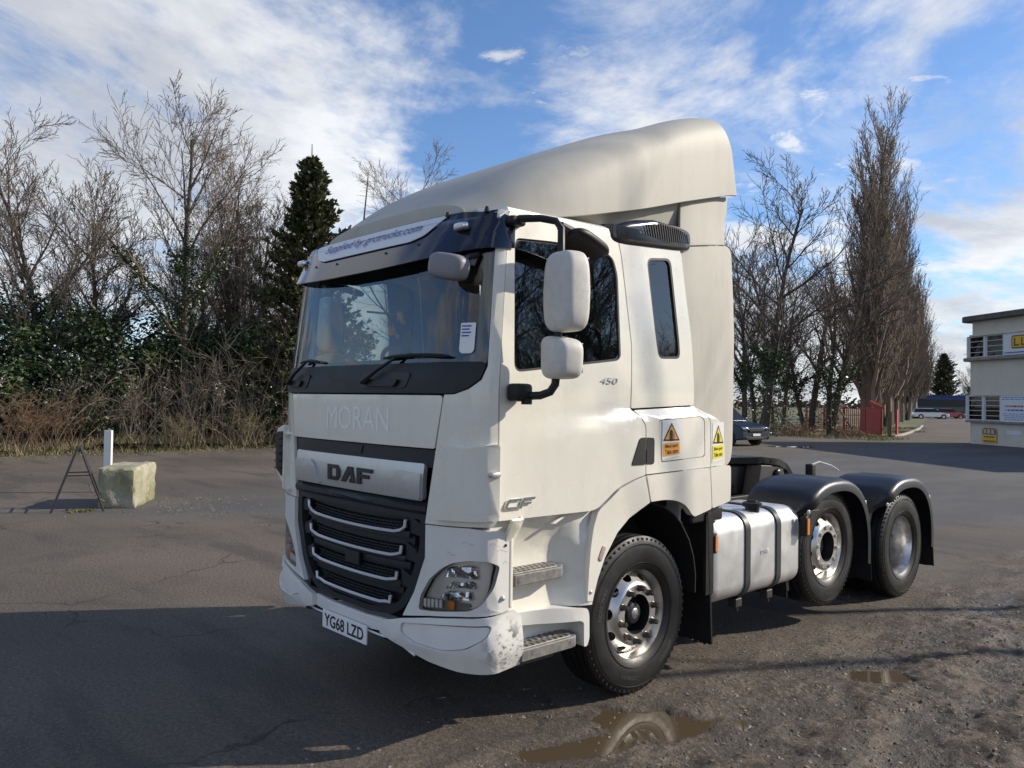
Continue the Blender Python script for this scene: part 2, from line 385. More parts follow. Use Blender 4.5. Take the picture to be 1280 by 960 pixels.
def build_front():
    # --- front panel and the corner panels with the screen pillars
    g = .006
    fp = patch('front_panel', rp(wu([(-.875, 1.898), (.875, 1.898), (.818, 1.600), (-.818, 1.600)]), [.03, .03, .012, .012]), W, M_white, TR, .02, .09, .006, out=FR)
    def ghost(u, v, w): return W(u + .045, v + 1.752, .0018)
    gm = text('faded_lettering', 'MORAN', M_ghost, fp, ghost, w=.72, h=.15, bold=.0, spacing=1.0)
    for s in (1, -1):
        poly = [(.755, 1.178), (.884, 1.902), (.955, 1.905), (1.04, 1.935), (1.098, 1.985), (1.119, 2.06), (1.121, 2.94), (1.1495, 2.94)]
        pu = [(s * a, b) for a, b in wu(poly)] + [(s * (U1 - g), 1.215), (s * (U1 - .03), 1.19)]
        cp = patch('corner_panel', pu, W, M_white, TR, .02, .05, .005, out=FR)
        # raised air vane on the corner
        rv = [(.842, 1.214), (.905, 1.265), (.925, 1.30), (.94, 1.58), (.905, 1.612), (.95, 1.622), (1.04, 1.612), (1.10, 1.625)]
        pv = rp([(s * a, b) for a, b in wu(rv)] + [(s * (U1 - .012), 1.64), (s * (U1 - .012), 1.225)], [.03, .03, .05, .04, .02, .02, .03, .03, .02, .02], 3)
        patch('corner_vane', pv, lambda u, v: W(u, v, .034), M_white, TR, .045, .05, .02, out=FR, segs=3)
        # small side repeater lamp on the corner edge
        shape_obj('side_repeater', W(s * (U1 - .035), 1.475, .035), (.035, .075, .03), M_silver, TR, .5, (14, 8))
    # far-side louvred intake that stands out beyond the corner
    for s in (-1,):
        mb = MB(); mb.prism([(s * 1.145, 1.225), (s * 1.235, 1.30), (s * 1.258, 1.34), (s * 1.262, 1.60), (s * 1.24, 1.64), (s * 1.145, 1.67)], .13, .42, 'y')
        lv = mb.obj('corner_intake', M_white, TR, bevel=.012)
        l2 = MB(); l2.prism([(s * 1.15, 1.29), (s * 1.225, 1.335), (s * 1.24, 1.36), (s * 1.243, 1.59), (s * 1.22, 1.615), (s * 1.15, 1.62)], .122, .14, 'y'); l2.obj('intake_mouth', M_black, lv)
        for k in range(5): MB().box(s * 1.235, s * 1.16, .108, .126, 1.34 + k * .055, 1.35 + k * .055).obj('louvre', M_grey, lv)
    # --- cowl under the screen, screen, frit band
    cw = [(-.884, 1.908), (.884, 1.908), (.955, 1.911), (1.036, 1.941), (1.092, 1.99), (1.112, 2.06), (1.10, 2.085), (-1.10, 2.085), (-1.112, 2.06), (-1.092, 1.99), (-1.036, 1.941), (-.955, 1.911)]
    cowl = patch('wiper_cowl', wu(cw), lambda u, v: W(u, v, -.004 + .012 * (v < 2.0)), M_black, TR, .03, .07, .004, out=FR)
    for x0, x1 in ((-1.0, -.55), (.08, .62)):
        po = rp(wu([(x0, 1.94), (x1 - .05, 1.935), (x1, 2.03), (x0 + .04, 2.04)]), .04)
        patch('wash_hatch', po, lambda u, v: W(u, v, .012), M_ink, cowl, .012, .06, .004, out=FR)
        po = rp(wu([(x0 + .08, 1.95), (x1 - .14, 1.947), (x1 - .10, 1.99), (x0 + .10, 1.995)]), .02)
        patch('hatch_grip', po, lambda u, v: W(u, v, .03), M_black, cowl, .02, .06, .008, out=FR)
    scr = [(-1.118, 2.07), (1.118, 2.07), (1.12, 2.90), (-1.12, 2.90)]
    patch('windscreen', rp(wu(scr), .05), lambda u, v: W(u, v, -.006), M_glass, TR, .0, .07, 0, out=FR)
    inner = rp(wu([(-1.055, 2.11), (1.055, 2.11), (1.065, 2.78), (-1.065, 2.78)]), .07)
    patch('screen_surround', rp(wu([(-1.119, 2.068), (1.119, 2.068), (1.1205, 2.905), (-1.1205, 2.905)]), .04), lambda u, v: W(u, v, -.016), M_gloss, TR, .012, .06, 0, holes=[inner], out=FR)
    # sticker in the screen's corner
    st = rp(wu([(.965, 2.13), (1.052, 2.13), (1.055, 2.30), (.967, 2.30)]), [.03, .03, .005, .005])
    sk = patch('screen_sticker', st, lambda u, v: W(u, v, .0015), M_paper, TR, .001, .04, 0, out=FR)
    for k in range(4): patch('sticker_line', wu([(.975, 2.278 - k * .018), (1.03 - .01 * (k % 2), 2.278 - k * .018), (1.03 - .01 * (k % 2), 2.286 - k * .018), (.975, 2.286 - k * .018)]), lambda u, v: W(u, v, .003), M_blue, sk, .0005, 0, 0, out=FR)
    # wipers
    for xp, xa, xb, zt in ((-.84, -.96, -.42, 2.112), (.18, .10, .92, 2.115)):
        w = MB(); p0 = W(uX(xp), 1.975, .05); p1 = W(uX(xp + .30 if xp > 0 else xp + .22), zt, .03)
        w.tube([p0 - Vector((0, -.05, 0)), p0, lerp(p0, p1, .5) + Vector((0, -.012, 0)), p1], [.02, .018, .012, .009], 8)
        ar = w.obj('wiper_arm', M_black, TR)
        bl = MB(); bl.tube([W(uX(lerp(xa + .25, xb, t)), zt + .012 * math.sin(PI * t) + (.0), .024) for t in np.linspace(0, 1, 12)], [.006] + [.011] * 10 + [.006], 6); bl.obj('wiper_blade', M_black, ar)
    # --- sun visor
    def V(u, v): return W(u, v, lerp(.085, -.05, clamp((v - 2.655) / .28)) * (1 - .93 * clamp(abs(u) / U1) ** 5) + .012)
    vz = lambda a: 2.655 + .07 * (abs(a) / 1.15) ** 3
    lowp = [(a, vz(a)) for a in np.linspace(-1.149, 1.149, 25)]
    pv = wu(lowp + [(1.149, 2.90), (1.10, 2.925), (.9, 2.945), (-.9, 2.945), (-1.10, 2.925), (-1.149, 2.90)])
    pv = [(a + math.copysign(.05, a) if abs(a) > U1 - .02 else a, b) for a, b in pv]
    vis = patch('sun_visor', pv, V, M_navy, TR, .008, .07, .003, out=FR)
    bd = [(-.80, 2.935), (.80, 2.935), (.70, 2.87), (.64, 2.825), (.52, 2.80), (-.52, 2.80), (-.64, 2.825), (-.70, 2.87)]
    ban = patch('visor_banner', rp(wu(bd), .03), lambda u, v: V(u, v) + Vector((0, -.009, .004)), M_banner, vis, .004, .07, 0, out=FR)
    def vt(u, v, w): p = V(u + .01, v * 1.0 + 2.878); return p + Vector((0, -.015, .007))
    text('banner_lettering', 'Supplied by grctrucks.com', M_blue, ban, vt, w=1.16, h=.070, bold=.003, shear=.18)
    for x in (-.95, .95):
        c = V(uX(x), 2.845); cl = shape_obj('visor_lamp', c + Vector((0, -.022, 0)), (.105, .05, .042), M_chrome, vis, .4, (16, 8))
        shape_obj('lamp_lens', c + Vector((0, -.042, 0)), (.085, .02, .026), M_paper, cl, .5, (12, 6))
    for x, z in ((-.62, 2.775), (-.3, 2.76), (.3, 2.76), (.62, 2.775), (1.08, 2.80), (-1.08, 2.80)):
        p = V(uX(x), z); MB().lathe([(-.006, .009), (-.006, 0)], 10, 'y', p).lathe([(0, .009), (-.006, .009)], 10, 'y', p).obj('visor_bolt', M_ink, vis)
    for x in (-1.07, 1.07, .78, -.78):
        p = V(uX(x), 2.93); MB().tube([p, p + Vector((0, 0, .028))], [.016, .010], 8).obj('visor_bracket', M_black, vis)
    # front mirror under the visor
    c = W(uX(.95), 2.600, .13)
    shape_obj('front_mirror', c, (.23, .13, .145), mat('mirror_grey', (.22, .22, .23), .5, bump=(150, .2, .004)), TR, .55, (24, 14), rot=Matrix.Rotation(R(12), 3, 'Y') @ Matrix.Rotation(R(18), 3, 'Z'))
    MB().tube([c + Vector((.03, .04, .03)), c + Vector((.05, .10, .06)), c + Vector((.06, .16, .08))], .018, 8).obj('front_mirror_arm', M_black, TR)
    shape_obj('inner_mirror', (1.0, .50, 2.44), (.11, .07, .26), M_ink, TR, .6, (16, 10))

    # --- grille: dark backing, name bar, four slats
    gb = [(-.82, 1.596), (.82, 1.596), (.79, 1.30), (.775, 1.02), (.66, .77), (.56, .66), (.45, .60), (.2, .572), (-.2, .572), (-.45, .60), (-.56, .66), (-.66, .77), (-.775, 1.02), (-.79, 1.30)]
    gr = patch('grille', rp(wu(gb), .03), lambda u, v: W(u, v, -.085), M_black, TR, .02, .08, 0, out=FR)
    def frame_out(u, v): return W(u, v, -.018)
    inn = rp(wu([(-.70, 1.19), (.70, 1.19), (.69, 1.03), (.60, .80), (.52, .70), (.42, .645), (.2, .617), (-.2, .617), (-.42, .645), (-.52, .70), (-.60, .80), (-.69, 1.03)]), .03)
    patch('grille_frame', rp(wu([(-.77, 1.235), (.77, 1.235), (.768, 1.02), (.655, .775), (.555, .665), (.445, .607), (.2, .58), (-.2, .58), (-.445, .607), (-.555, .665), (-.655, .775), (-.768, 1.02)]), .03), frame_out, M_grey, gr, .05, .08, .008, holes=[inn], out=FR)
    patch('upper_bezel', rp(wu([(-.815, 1.592), (.815, 1.592), (.79, 1.49), (-.79, 1.49)]), .012), lambda u, v: W(u, v, -.018), M_grey, gr, .02, .08, .005, out=FR)
    patch('camera_recess', rp(wu([(-.11, 1.586), (.11, 1.586), (.085, 1.53), (-.085, 1.53)]), .015), lambda u, v: W(u, v, -.012), M_ink, gr, .004, .08, 0, out=FR)
    patch('roll_bar', rp(wu([(-.76, 1.292), (.76, 1.292), (.765, 1.22), (-.765, 1.22)]), .02), lambda u, v: W(u, v, -.02 + .03 * math.sin(PI * clamp((v - 1.22) / .072))), M_grey, gr, .03, .024, .006, out=FR)
    def BD(u, v): return W(u, v, -.004 + .014 * math.sin(PI * clamp((v - 1.27) / .27)))
    bar = patch('name_bar', rp(wu([(-.745, 1.512), (.745, 1.512), (.735, 1.322), (.725, 1.300), (-.725, 1.300), (-.735, 1.322)]), .018), BD, M_silver, gr, .03, .03, .008, out=FR)
    for s in (1, -1):
        pc = rp([(s * uX(a), b) for a, b in ((.735, 1.455), (.50, 1.462), (.44, 1.43), (.375, 1.307), (.725, 1.306))], .018)
        patch('bar_cheek', pc, lambda u, v: BD(u, v) + Vector((0, -.014, 0)), M_silver, bar, .02, .05, .007, out=FR)
    def lt(u, v, w): p = BD(u, v + 1.395); return (p.x, p.y - .003 - w, p.z)
    D = [[(-.27, .05), (-.15, .05), (-.115, .02), (-.115, -.02), (-.15, -.05), (-.27, -.05)], [(-.225, .027), (-.225, -.027), (-.165, -.027), (-.158, -.015), (-.158, .015), (-.165, .027)]]
    A = [[(-.105, -.05), (-.02, .05), (.035, .05), (.065, -.05), (.0, -.05), (.0, -.028), (.018, -.028), (.012, .018), (-.052, -.05)]]
    F = [[(.085, -.05), (.085, .05), (.26, .05), (.26, .025), (.135, .025), (.135, .012), (.225, .012), (.225, -.012), (.135, -.012), (.135, -.05)]]
    poly_plate('name_letters', [D, A, F], lt, M_ink, bar, .004)
    specs = [(.57, 1.165, 1.085), (.535, 1.01, .945), (.495, .853, .795), (.435, .705, .655)]
    for i, (wx, ze, zc) in enumerate(specs):
        def zl(a): return zc + (ze - zc) * (abs(a) / wx) ** 2 * .25
        xo = wx + .075
        top = [(a, zl(a) + .118) for a in np.linspace(-xo, xo, 13)]; lo = [(a, zl(a) + .062) for a in np.linspace(xo, -xo, 13)]
        sl = patch('grille_slat', wu(top + lo), lambda u, v: W(u, v, -.05), M_grey, gr, .05, .09, .012, out=FR)
        # bowl lip under the strip
        lip = [(a, zl(a) + .004) for a in np.linspace(-wx - .03, wx + .03, 13)] + [(a, zl(a) - .034) for a in np.linspace(wx + .02, -wx - .02, 13)]
        patch('slat_lip', wu(lip), lambda u, v: W(u, v, -.022), M_grey, sl, .05, .09, .012, out=FR)
        # bright strip: runs along the lip and turns up at both ends
        pts = [(-wx, ze + .012), (-wx + .008, ze - .03), (-wx + .05, zl(wx) + .006)] + [(a, zl(a)) for a in np.linspace(-wx + .11, wx - .11, 14)] + [(wx - .05, zl(wx) + .006), (wx - .008, ze - .03), (wx, ze + .012)]
        mb = MB(); mb.tube([W(uX(a), b, -.012) for a, b in pts], .0095, 6); mb.obj('bright_strip', M_strip, sl)
        # honeycomb behind
        cell = MB(); nrow, w0 = 3, wx - .03
        for rr in range(nrow):
            ncol = int(2 * w0 / .042)
            for c_ in range(ncol):
                a = -w0 + (c_ + .5 * (rr % 2)) * 2 * w0 / ncol; zz = zl(a) + .013 + rr * .018
                p = W(uX(a), zz, -.048); cell.box(p.x - .016, p.x + .016, p.y, p.y + .02, p.z - .0035, p.z + .0035)
                cell.box(p.x + .017, p.x + .022, p.y, p.y + .02, p.z - .009, p.z + .009)
        tag(cell.obj('honeycomb', M_grey, sl, smooth=False), kind='stuff')
        # end wings of each slat
        if i < 3:
            for s in (1, -1):
                e = [(s * uX(wx + .02), ze + .035), (s * uX(wx + .12), ze - .0), (s * uX(wx + .14), ze - .075), (s * uX(wx + .03), ze - .062)]
                patch('slat_end', rp(e, .012), lambda u, v: W(u, v, -.028), M_grey, sl, .03, .05, .01, out=FR)
    patch('sensor', wu([(-.09, .835), (.07, .835), (.07, .915), (-.09, .915)]), lambda u, v: W(u, v, -.02), M_ink, gr, .02, 0, .004, out=FR)

    # --- bumper
    BO = .006
    def B(u, v): return W(u, v, BO)
    for s in (1, -1):
        hp = [(.765, 1.172), (.90, 1.176), (1.05, 1.18), (1.12, 1.172)]
        pu = [(s * a, b) for a, b in wu(hp)] + [(s * (U1 + .02), 1.165), (s * (U1 + .10), 1.14), (s * (U1 + .105), .735), (s * (U1 + .04), .722)] + [(s * uX(a), b) for a, b in ((1.0, .70), (.80, .672), (.58, .632), (.60, .665), (.68, .785), (.765, .99), (.765, 1.10))]
        hl = [(.885, .945), (.96, .985), (1.06, 1.008), (1.135, 1.005)]
        hu = rp([(s * uX(a), b) for a, b in hl] + [(s * (U1 + .018), .975), (s * (U1 - .02), .86), (s * uX(1.11), .765)] + [(s * uX(a), b) for a, b in ((1.06, .735), (.80, .697), (.715, .692), (.73, .77), (.80, .875))], .02, 3)
        hpn = patch('headlamp_panel', pu, B, M_bump, TR, .03, .05, .008, holes=[hu], out=FR)
        # headlamp: bowl, reflector blades, lens
        lamp = patch('headlamp', hu, lambda u, v: W(u, v, -.045), mat('lamp_housing', (.86, .84, .80), .24, metal=.45), TR, .02, .05, 0, out=FR)
        patch('lens', hu, lambda u, v: W(u, v, BO - .004), M_lens, lamp, .0, .05, 0, out=FR)
        for k, (a0, a1, z0, z1) in enumerate(((.885, 1.09, .895, .972), (.90, 1.075, .838, .888), (.86, 1.06, .772, .832))):
            bl = [(s * uX(a0 + .03), z1 - .02), (s * uX(a1), z1), (s * uX(a1 + .01), z0 + .012), (s * uX(a0), z0)]
            patch('reflector', rp(bl, .012), lambda u, v: W(u, v, -.040 + .026 * math.sin(abs(u) * 9 + v * 60) ** 2), M_chrome, lamp, .006, .02, 0, out=FR)
        for k in range(5):
            a = .752 + k * .03; MB().box(s * a - .011, s * a + .011, W(uX(a), .73, -.008).y, W(uX(a), .73, -.008).y + .01, .712 + k * .003, .757 + k * .003).obj('running_light', M_paper, lamp, bevel=.003)
        c = W(s * uX(.945), .748, -.018); shape_obj('indicator', c, (.05, .02, .05), M_amber, lamp, .6, (12, 8))
        patch('lamp_shelf', rp([(s * uX(a), b) for a, b in ((.72, .697), (.80, .702), (1.05, .74), (1.055, .765), (.90, .765), (.735, .76))], .008), lambda u, v: W(u, v, -.03), mat('lamp_brown', (.20, .17, .14), .35), lamp, .006, .05, 0, out=FR)
        # screws
        for (uu, zz, mm) in ((U1 + .055, 1.085, M_ink), (U1 + .035, .80, M_silver)):
            shape_obj('panel_screw', W(s * uu, zz, BO + .002), (.016, .016, .016) if mm is M_ink else (.03, .03, .03), mm, hpn, .9, (10, 6))
        # bumper corner
        bc = [(.60, .625), (.80, .664), (1.0, .692)]
        pu = [(s * uX(a), b) for a, b in bc] + [(s * (U1 + .04), .714), (s * (U1 + .12), .725), (s * (U1 + .165), .69), (s * (U1 + .175), .415)] + [(s * (U1 + .02), .400)] + [(s * uX(a), b) for a, b in ((1.0, .402), (.80, .420), (.62, .455), (.50, .475), (.40, .50), (.40, .575), (.50, .598))]
        def BC(u, v): return W(u, v, BO + .012 + .02 * sstep(v, .72, .55) - .035 * sstep(v, .52, .40))
        ins = [(s * uX(a), b) for a, b in ((.60, .60), (.80, .628), (1.0, .652))] + [(s * (U1 - .03), .664)] + [(s * (U1 - .06), .60), (s * uX(1.05), .535), (s * uX(.92), .505), (s * uX(.72), .507), (s * uX(.60), .54)]
        def grow(P, k): c = (sum(p[0] for p in P) / len(P), sum(p[1] for p in P) / len(P)); return [(c[0] + (a - c[0]) * (1 + k * .18), c[1] + (b - c[1]) * (1 + k)) for a, b in P]
        bcp = patch('bumper_corner', pu, BC, M_scuffed if s > 0 else M_bump, TR, .035, .045, .010, holes=[rp(grow(ins, .06), .035)], out=FR, segs=3)
        patch('bumper_pad', rp(grow(ins, -.06), .03), lambda u, v: BC(u, v) + (W(u, v, -.014) - W(u, v, 0)), M_scuffed if s > 0 else M_bump, bcp, .03, .045, .009, out=FR)
        if s > 0:
            for (cu, cv, l) in ((U1 + .03, 1.06, .08), (uX(1.05), 1.10, .07), (U1 + .06, .99, .05), (uX(.95), 1.035, .05), (U1 - .02, 1.095, .06)):
                pts = [(cu + (t - .5) * l, cv + .008 * math.sin(t * 5) + rnd.uniform(-.003, .003)) for t in np.linspace(0, 1, 7)]
                po = pts + [(a, b - .0018) for a, b in reversed(pts)]
                patch('scuff', po, lambda u, v: W(u, v, BO + .002), M_scuff, hpn, 0, 0, 0, out=FR)
    # bumper centre beam with the tow slot and the plate
    bcn = [(-.40, .575), (-.2, .562), (.2, .562), (.40, .575), (.40, .500), (.2, .482), (-.2, .482), (-.40, .500)]
    cb = patch('bumper_beam', wu(bcn), lambda u, v: W(u, v, BO + .004), M_bump, TR, .03, .06, .01, out=FR)
    patch('lower_trim', rp(wu([(-.62, .47), (-.55, .50), (.55, .50), (.62, .47), (.60, .43), (.50, .445), (-.50, .445), (-.60, .43)]), .01), lambda u, v: W(u, v, -.02), M_gloss, TR, .03, .06, .006, out=FR)
    MB().tube([W(uX(a), b, .012) for a, b in [(-.60, .452), (-.56, .487), (-.50, .492)] + [(x, .475) for x in np.linspace(-.4, .4, 9)] + [(.50, .485), (.60, .462), (.70, .432)]], .007, 6).obj('trim_strip', M_strip, TR)
    py = -.004
    pm = MB().box(-.26, .26, py - .012, py, .393, .506).obj('number_plate', M_plate, TR, bevel=.003)
    text('plate_characters', 'YG68 LZD', M_ink, pm, lambda u, v, w: (u, py - .0135, v + .4495), w=.465, h=.079, bold=.02, spacing=1.0)
build_front()

def build_sides():
    for s in (1, -1):
        OUT = (s, 0, 0)
        f = lambda y, z, o=0.: S(y, z, o, s)
        near = s > 0
        win = rp([(.372, 2.79), (.72, 2.815), (1.15, 2.815), (1.225, 2.78), (1.262, 2.68), (1.268, 2.16), (1.232, 2.133), (.345, 2.03)], [.05, .1, .06, .08, .06, .05, .04, .06])
        frame_in = win
        dr = [(.243, 1.219), (.243, 1.40), (.240, 1.95), (.248, 2.10), (.335, 2.93), (.37, 2.945), (1.262, 2.945), (1.300, 2.80), (1.372, 2.24), (1.352, 1.832), (1.372, 1.818), (1.462, 1.722), (1.466, 1.409), (1.36, 1.39), (1.20, 1.345), (1.085, 1.270), (1.018, 1.229), (.965, 1.219)]
        door = patch('door', rp(dr, [.01, 0, 0, 0, .04, .03, .05, 0, 0, .01, .01, .03, .005, .05, .05, .05, .04, .03], 3), f, M_white, TR, .03, .05, .004, holes=[win], out=OUT)
        patch('window_pane', win, lambda y, z: f(y, z, -.016), M_glass2, door, 0, .1, 0, out=OUT)
        wi = rp([(.387, 2.778), (.72, 2.802), (1.145, 2.803), (1.212, 2.772), (1.248, 2.675), (1.254, 2.172), (1.225, 2.146), (.358, 2.043)], [.05, .1, .06, .08, .06, .05, .04, .06])
        patch('window_seal', win, lambda y, z: f(y, z, -.012), M_black, door, .012, .06, .003, holes=[wi], out=OUT)
        MB().box(s * 1.085 - .006, s * 1.085 + .006, .80, 1.255, 2.556, 2.572).obj('window_bar', M_silver, door)
        # handle recess
        hr = rp([(1.405, 1.648), (1.462, 1.650), (1.462, 1.476), (1.322, 1.476)], [.02, .004, .004, .02])
        patch('door_handle', hr, lambda y, z: f(y, z, .006), M_ink, door, .02, 0, .005, out=OUT)
        if near:
            def lett(u, v, w): return f(u + .392, v + 1.306, .003 + w)
            Cc = [[(-.118, -.012), (-.095, .022), (-.07, .030), (.012, .030), (.002, .016), (-.066, .016), (-.078, .008), (-.09, -.008), (-.09, -.016), (-.03, -.016), (-.018, -.030), (-.10, -.030), (-.118, -.024)]]
            Ff = [[(-.015, -.030), (.012, .018), (.028, .030), (.118, .030), (.108, .016), (.04, .016), (.032, .006), (.09, .006), (.08, -.008), (.022, -.008), (.010, -.030)]]
            poly_plate('model_letters', [Cc, Ff], lett, M_chrome, door, .006, .0015)
            text('power_numerals', '450', M_silver, door, lambda u, v, w: f(u + 1.145, v + 2.005, .004 + w), w=.165, h=.040, bold=.0, shear=.25, extrude=.002)
        # rear side of the cab with its window
        rw = rp([(1.562, 2.83), (1.83, 2.862), (1.895, 2.30), (1.900, 2.175), (1.655, 2.165), (1.625, 2.36)], [.06, .06, 0, .05, .05, 0])
        rp_ = [(1.272, 2.945), (1.310, 2.80), (1.382, 2.24), (1.364, 1.835), (2.05, 1.86), (2.045, 2.30), (1.99, 2.62), (1.955, 2.90), (1.93, 2.945)]
        rs = patch('sleeper_side', rp(rp_, [.02, 0, 0, .01, .01, .3, .2, .05, .03], 4), f, M_white, TR, .03, .05, .004, holes=[rw], out=OUT)
        patch('window_pane', rw, lambda y, z: f(y, z, -.014), M_glass2, rs, 0, .1, 0, out=OUT)
        ri = rp([(1.578, 2.815), (1.816, 2.845), (1.879, 2.30), (1.885, 2.190), (1.668, 2.18), (1.640, 2.36)], [.05, .05, 0, .04, .04, 0])
        patch('window_seal', rw, lambda y, z: f(y, z, -.002), M_black, rs, .012, .06, .004, holes=[ri], out=OUT)
        # locker panel under it, its hatch, the other half of the handle
        ha = rp([(1.60, 1.762), (2.085, 1.785), (2.125, 1.76), (2.135, 1.515), (2.11, 1.497), (1.63, 1.482)], [.03, .03, .03, .02, .02, .02])
        lp = [(1.384, 1.824), (2.05, 1.85), (2.19, 1.758), (2.198, 1.428), (1.476, 1.412), (1.472, 1.726)]
        lk = patch('locker_panel', rp(lp, [.01, .01, .03, .01, .005, .03]), f, M_white, TR, .03, .05, .004, holes=[[(a, b) for a, b in ha]], out=OUT)
        hh = rp([(1.606, 1.757), (2.083, 1.779), (2.119, 1.757), (2.129, 1.520), (2.107, 1.503), (1.636, 1.488)], [.03, .03, .03, .02, .02, .02])
        hat = patch('locker_hatch', hh, lambda y, z: f(y, z, -.002), M_white, TR, .03, .06, .004, out=OUT)
        patch('handle_cup', rp([(1.474, 1.650), (1.545, 1.645), (1.553, 1.63), (1.553, 1.487), (1.54, 1.474), (1.474, 1.476)], .012), lambda y, z: f(y, z, .004), M_ink, lk, .012, 0, .004, out=OUT)
        def tx(y, z): return f(y, z, .0)
        rt = [(2.06, 1.848), (2.335, 1.742), (2.375, 1.60), (2.385, 1.452), (2.37, 1.434), (2.208, 1.428), (2.20, 1.76)]
        rtp = patch('rear_locker_trim', rp(rt, [.01, .05, .03, .02, .01, .01, .03]), f, M_white, TR, .03, .05, .006, out=OUT)
        # warning stickers
        def sticker(parent, yc, z0, z1, w, cl, txt2):
            g_ = empty_part = patch('warning_sticker', rp([(yc - w / 2, z0), (yc + w / 2, z0 + .02), (yc + w / 2, z1 + .008), (yc - w / 2, z1)], .005), lambda y, z: f(y, z, .0022), M_paper, parent, 0, .05, 0, out=OUT)
            zt = z1 - .015; zb = lerp(z1, z0, .52)
            def tri(k, o, m_, nm):
                c = (zt * .36 + zb * .64); P = [(yc, zt), (yc + w * .46, zb), (yc - w * .46, zb)]
                P = [(yc + (a - yc) * k, c + (b - c) * k) for a, b in P]
                patch(nm, P, lambda y, z: f(y, z, o), m_, g_, 0, 0, 0, out=OUT)
            tri(1., .0036, M_ink, 'triangle_border'); tri(.78, .0042, cl, 'triangle')
            c = zt * .36 + zb * .64
            patch('pictogram', [(yc - w * .12, c - .045), (yc + w * .06, c - .045), (yc + w * .06, c + .02), (yc - w * .03, c + .032), (yc - w * .12, c + .02)], lambda y, z: f(y, z, .0048), M_ink, g_, 0, 0, 0, out=OUT)
            patch('pictogram', [(yc + w * .10, c - .045), (yc + w * .14, c - .045), (yc + w * .14, c + .012), (yc + w * .10, c + .012)], lambda y, z: f(y, z, .0048), M_ink, g_, 0, 0, 0, out=OUT)
            pb = lerp(z1, z0, .58); pe = lerp(z1, z0, .92)
            patch('sticker_panel', rp([(yc - w * .46, pe), (yc + w * .46, pe + .014), (yc + w * .46, pb + .006), (yc - w * .46, pb)], .006), lambda y, z: f(y, z, .0036), cl, g_, 0, 0, 0, out=OUT)
            for t_, q in (('Blind spot', .3), ('Take care', .7)):
                if near: text('sticker_lettering', t_, M_ink, g_, lambda u, v, w_: f(yc + u, lerp(pb, pe, q) + v + .006 + u * .06, .0048), w=w * .72, h=.030, bold=.012)
        sticker(hat, 1.737, 1.497, 1.757, .20, M_orange, 0)
        sticker(rtp, 2.29, 1.455, 1.735, .145, M_yellow, 0)
        # --- wing over the front wheel
        def A(y, z): return Vector((s * (1.186 + .012 * sstep(z, 1.05, 1.40)), y, z))
        ff = [(.930, .685), (.940, .85), (.955, 1.0), (.978, 1.12), (1.01, 1.205), (1.035, 1.228), (1.10, 1.265), (1.21, 1.335), (1.365, 1.382), (1.458, 1.400), (1.515, 1.228), (1.414, 1.188), (1.31, 1.145), (1.20, 1.065), (1.085, .925), (1.02, .80), (.985, .70), (.978, .675)]
        fw_ = patch('front_wing', ff, A, M_white, TR, .05, .06, .012, out=OUT, segs=3)
        shape_obj('wing_reflector', A(1.055, .955) + Vector((s * .002, 0, 0)), (.01, .035, .095), mat('reflector_brown', (.42, .33, .27), .3), fw_, .4, (10, 8), rot=Matrix.Rotation(R(-28), 3, 'X'))
        shape_obj('wing_bolt', A(.958, .735) + Vector((s * .002, 0, 0)), (.012, .024, .024), M_silver, fw_, .9, (10, 6))
        aw = [(1.470, 1.404), (2.178, 1.422), (2.222, 1.130), (2.02, 1.092), (1.985, 1.11), (1.915, 1.178), (1.80, 1.222), (1.66, 1.236), (1.524, 1.232)]
        patch('rear_wing', rp(aw, [.005, .02, .02, .03, .04, .06, .06, .05, .01]), lambda y, z: A(y, z) + Vector((s * .002, 0, 0)), M_white, TR, .05, .06, .012, out=OUT, segs=3)
        al = [(2.188, 1.422), (2.445, 1.428), (2.458, 1.175), (2.44, 1.165), (2.232, 1.132)]
        patch('rear_wing_tail', rp(al, [.01, .03, .03, .02, .01]), lambda y, z: A(y, z) + Vector((s * .002, 0, 0)), M_white, TR, .05, .06, .012, out=OUT, segs=3)
        MB().box(s * .85 if s > 0 else -1.15, 1.15 if s > 0 else -.85, 2.04, 2.43, 1.03, 1.135).obj('wing_bracket', M_black, TR, bevel=.02)
        # wheel well
        mb = MB(); nn = 16; prof = []
        for k in range(nn + 1):
            t = PI * (1.08 - 1.12 * k / nn); prof.append((1.53 + .60 * math.cos(t), .62 + .595 * math.sin(t)))
        v = [(s * .70, a, b) for a, b in prof] + [(s * 1.125, a, b) for a, b in prof]
        mb.add(v, [(i, i + 1, i + 2 + nn, i + 1 + nn) for i in range(nn)])
        mb.add([(s * .70, a, b) for a, b in prof], [tuple(range(nn + 1))])
        mb.obj('wheel_well', M_flap, TR, solid=.01, soff=0)
        # hanging mud flap with a frayed lower edge
        ys = np.linspace(.74, 1.165, 26); v = [(s * x, 2.235 + .02 * math.sin(x * 9), 1.10) for x in ys] + [(s * x, 2.285 + .012 * math.sin(x * 14), .155 + rnd.uniform(-.012, .012)) for x in ys]
        n = len(ys); mk('mud_flap', v, [(i, i + 1, i + 1 + n, i + n) for i in range(n - 1)], M_flap, TR, solid=.014, soff=0)
        MB().box(s * 1.15 - .012, s * 1.15 + .012, 2.20, 2.29, .52, 1.09).obj('flap_stay', M_black, TR)
        # --- entry steps
        def SW(y, z):
            x = interp(z, [(.66, 1.06), (.8, 1.035), (1.0, 1.03), (1.10, 1.06), (1.17, 1.105), (1.225, 1.135)]) + .125 * sstep(y, .74, .95) * sstep(z, 1.24, 1.0) + .09 * sstep(y, .44, .36)
            return Vector((s * x, y, z))
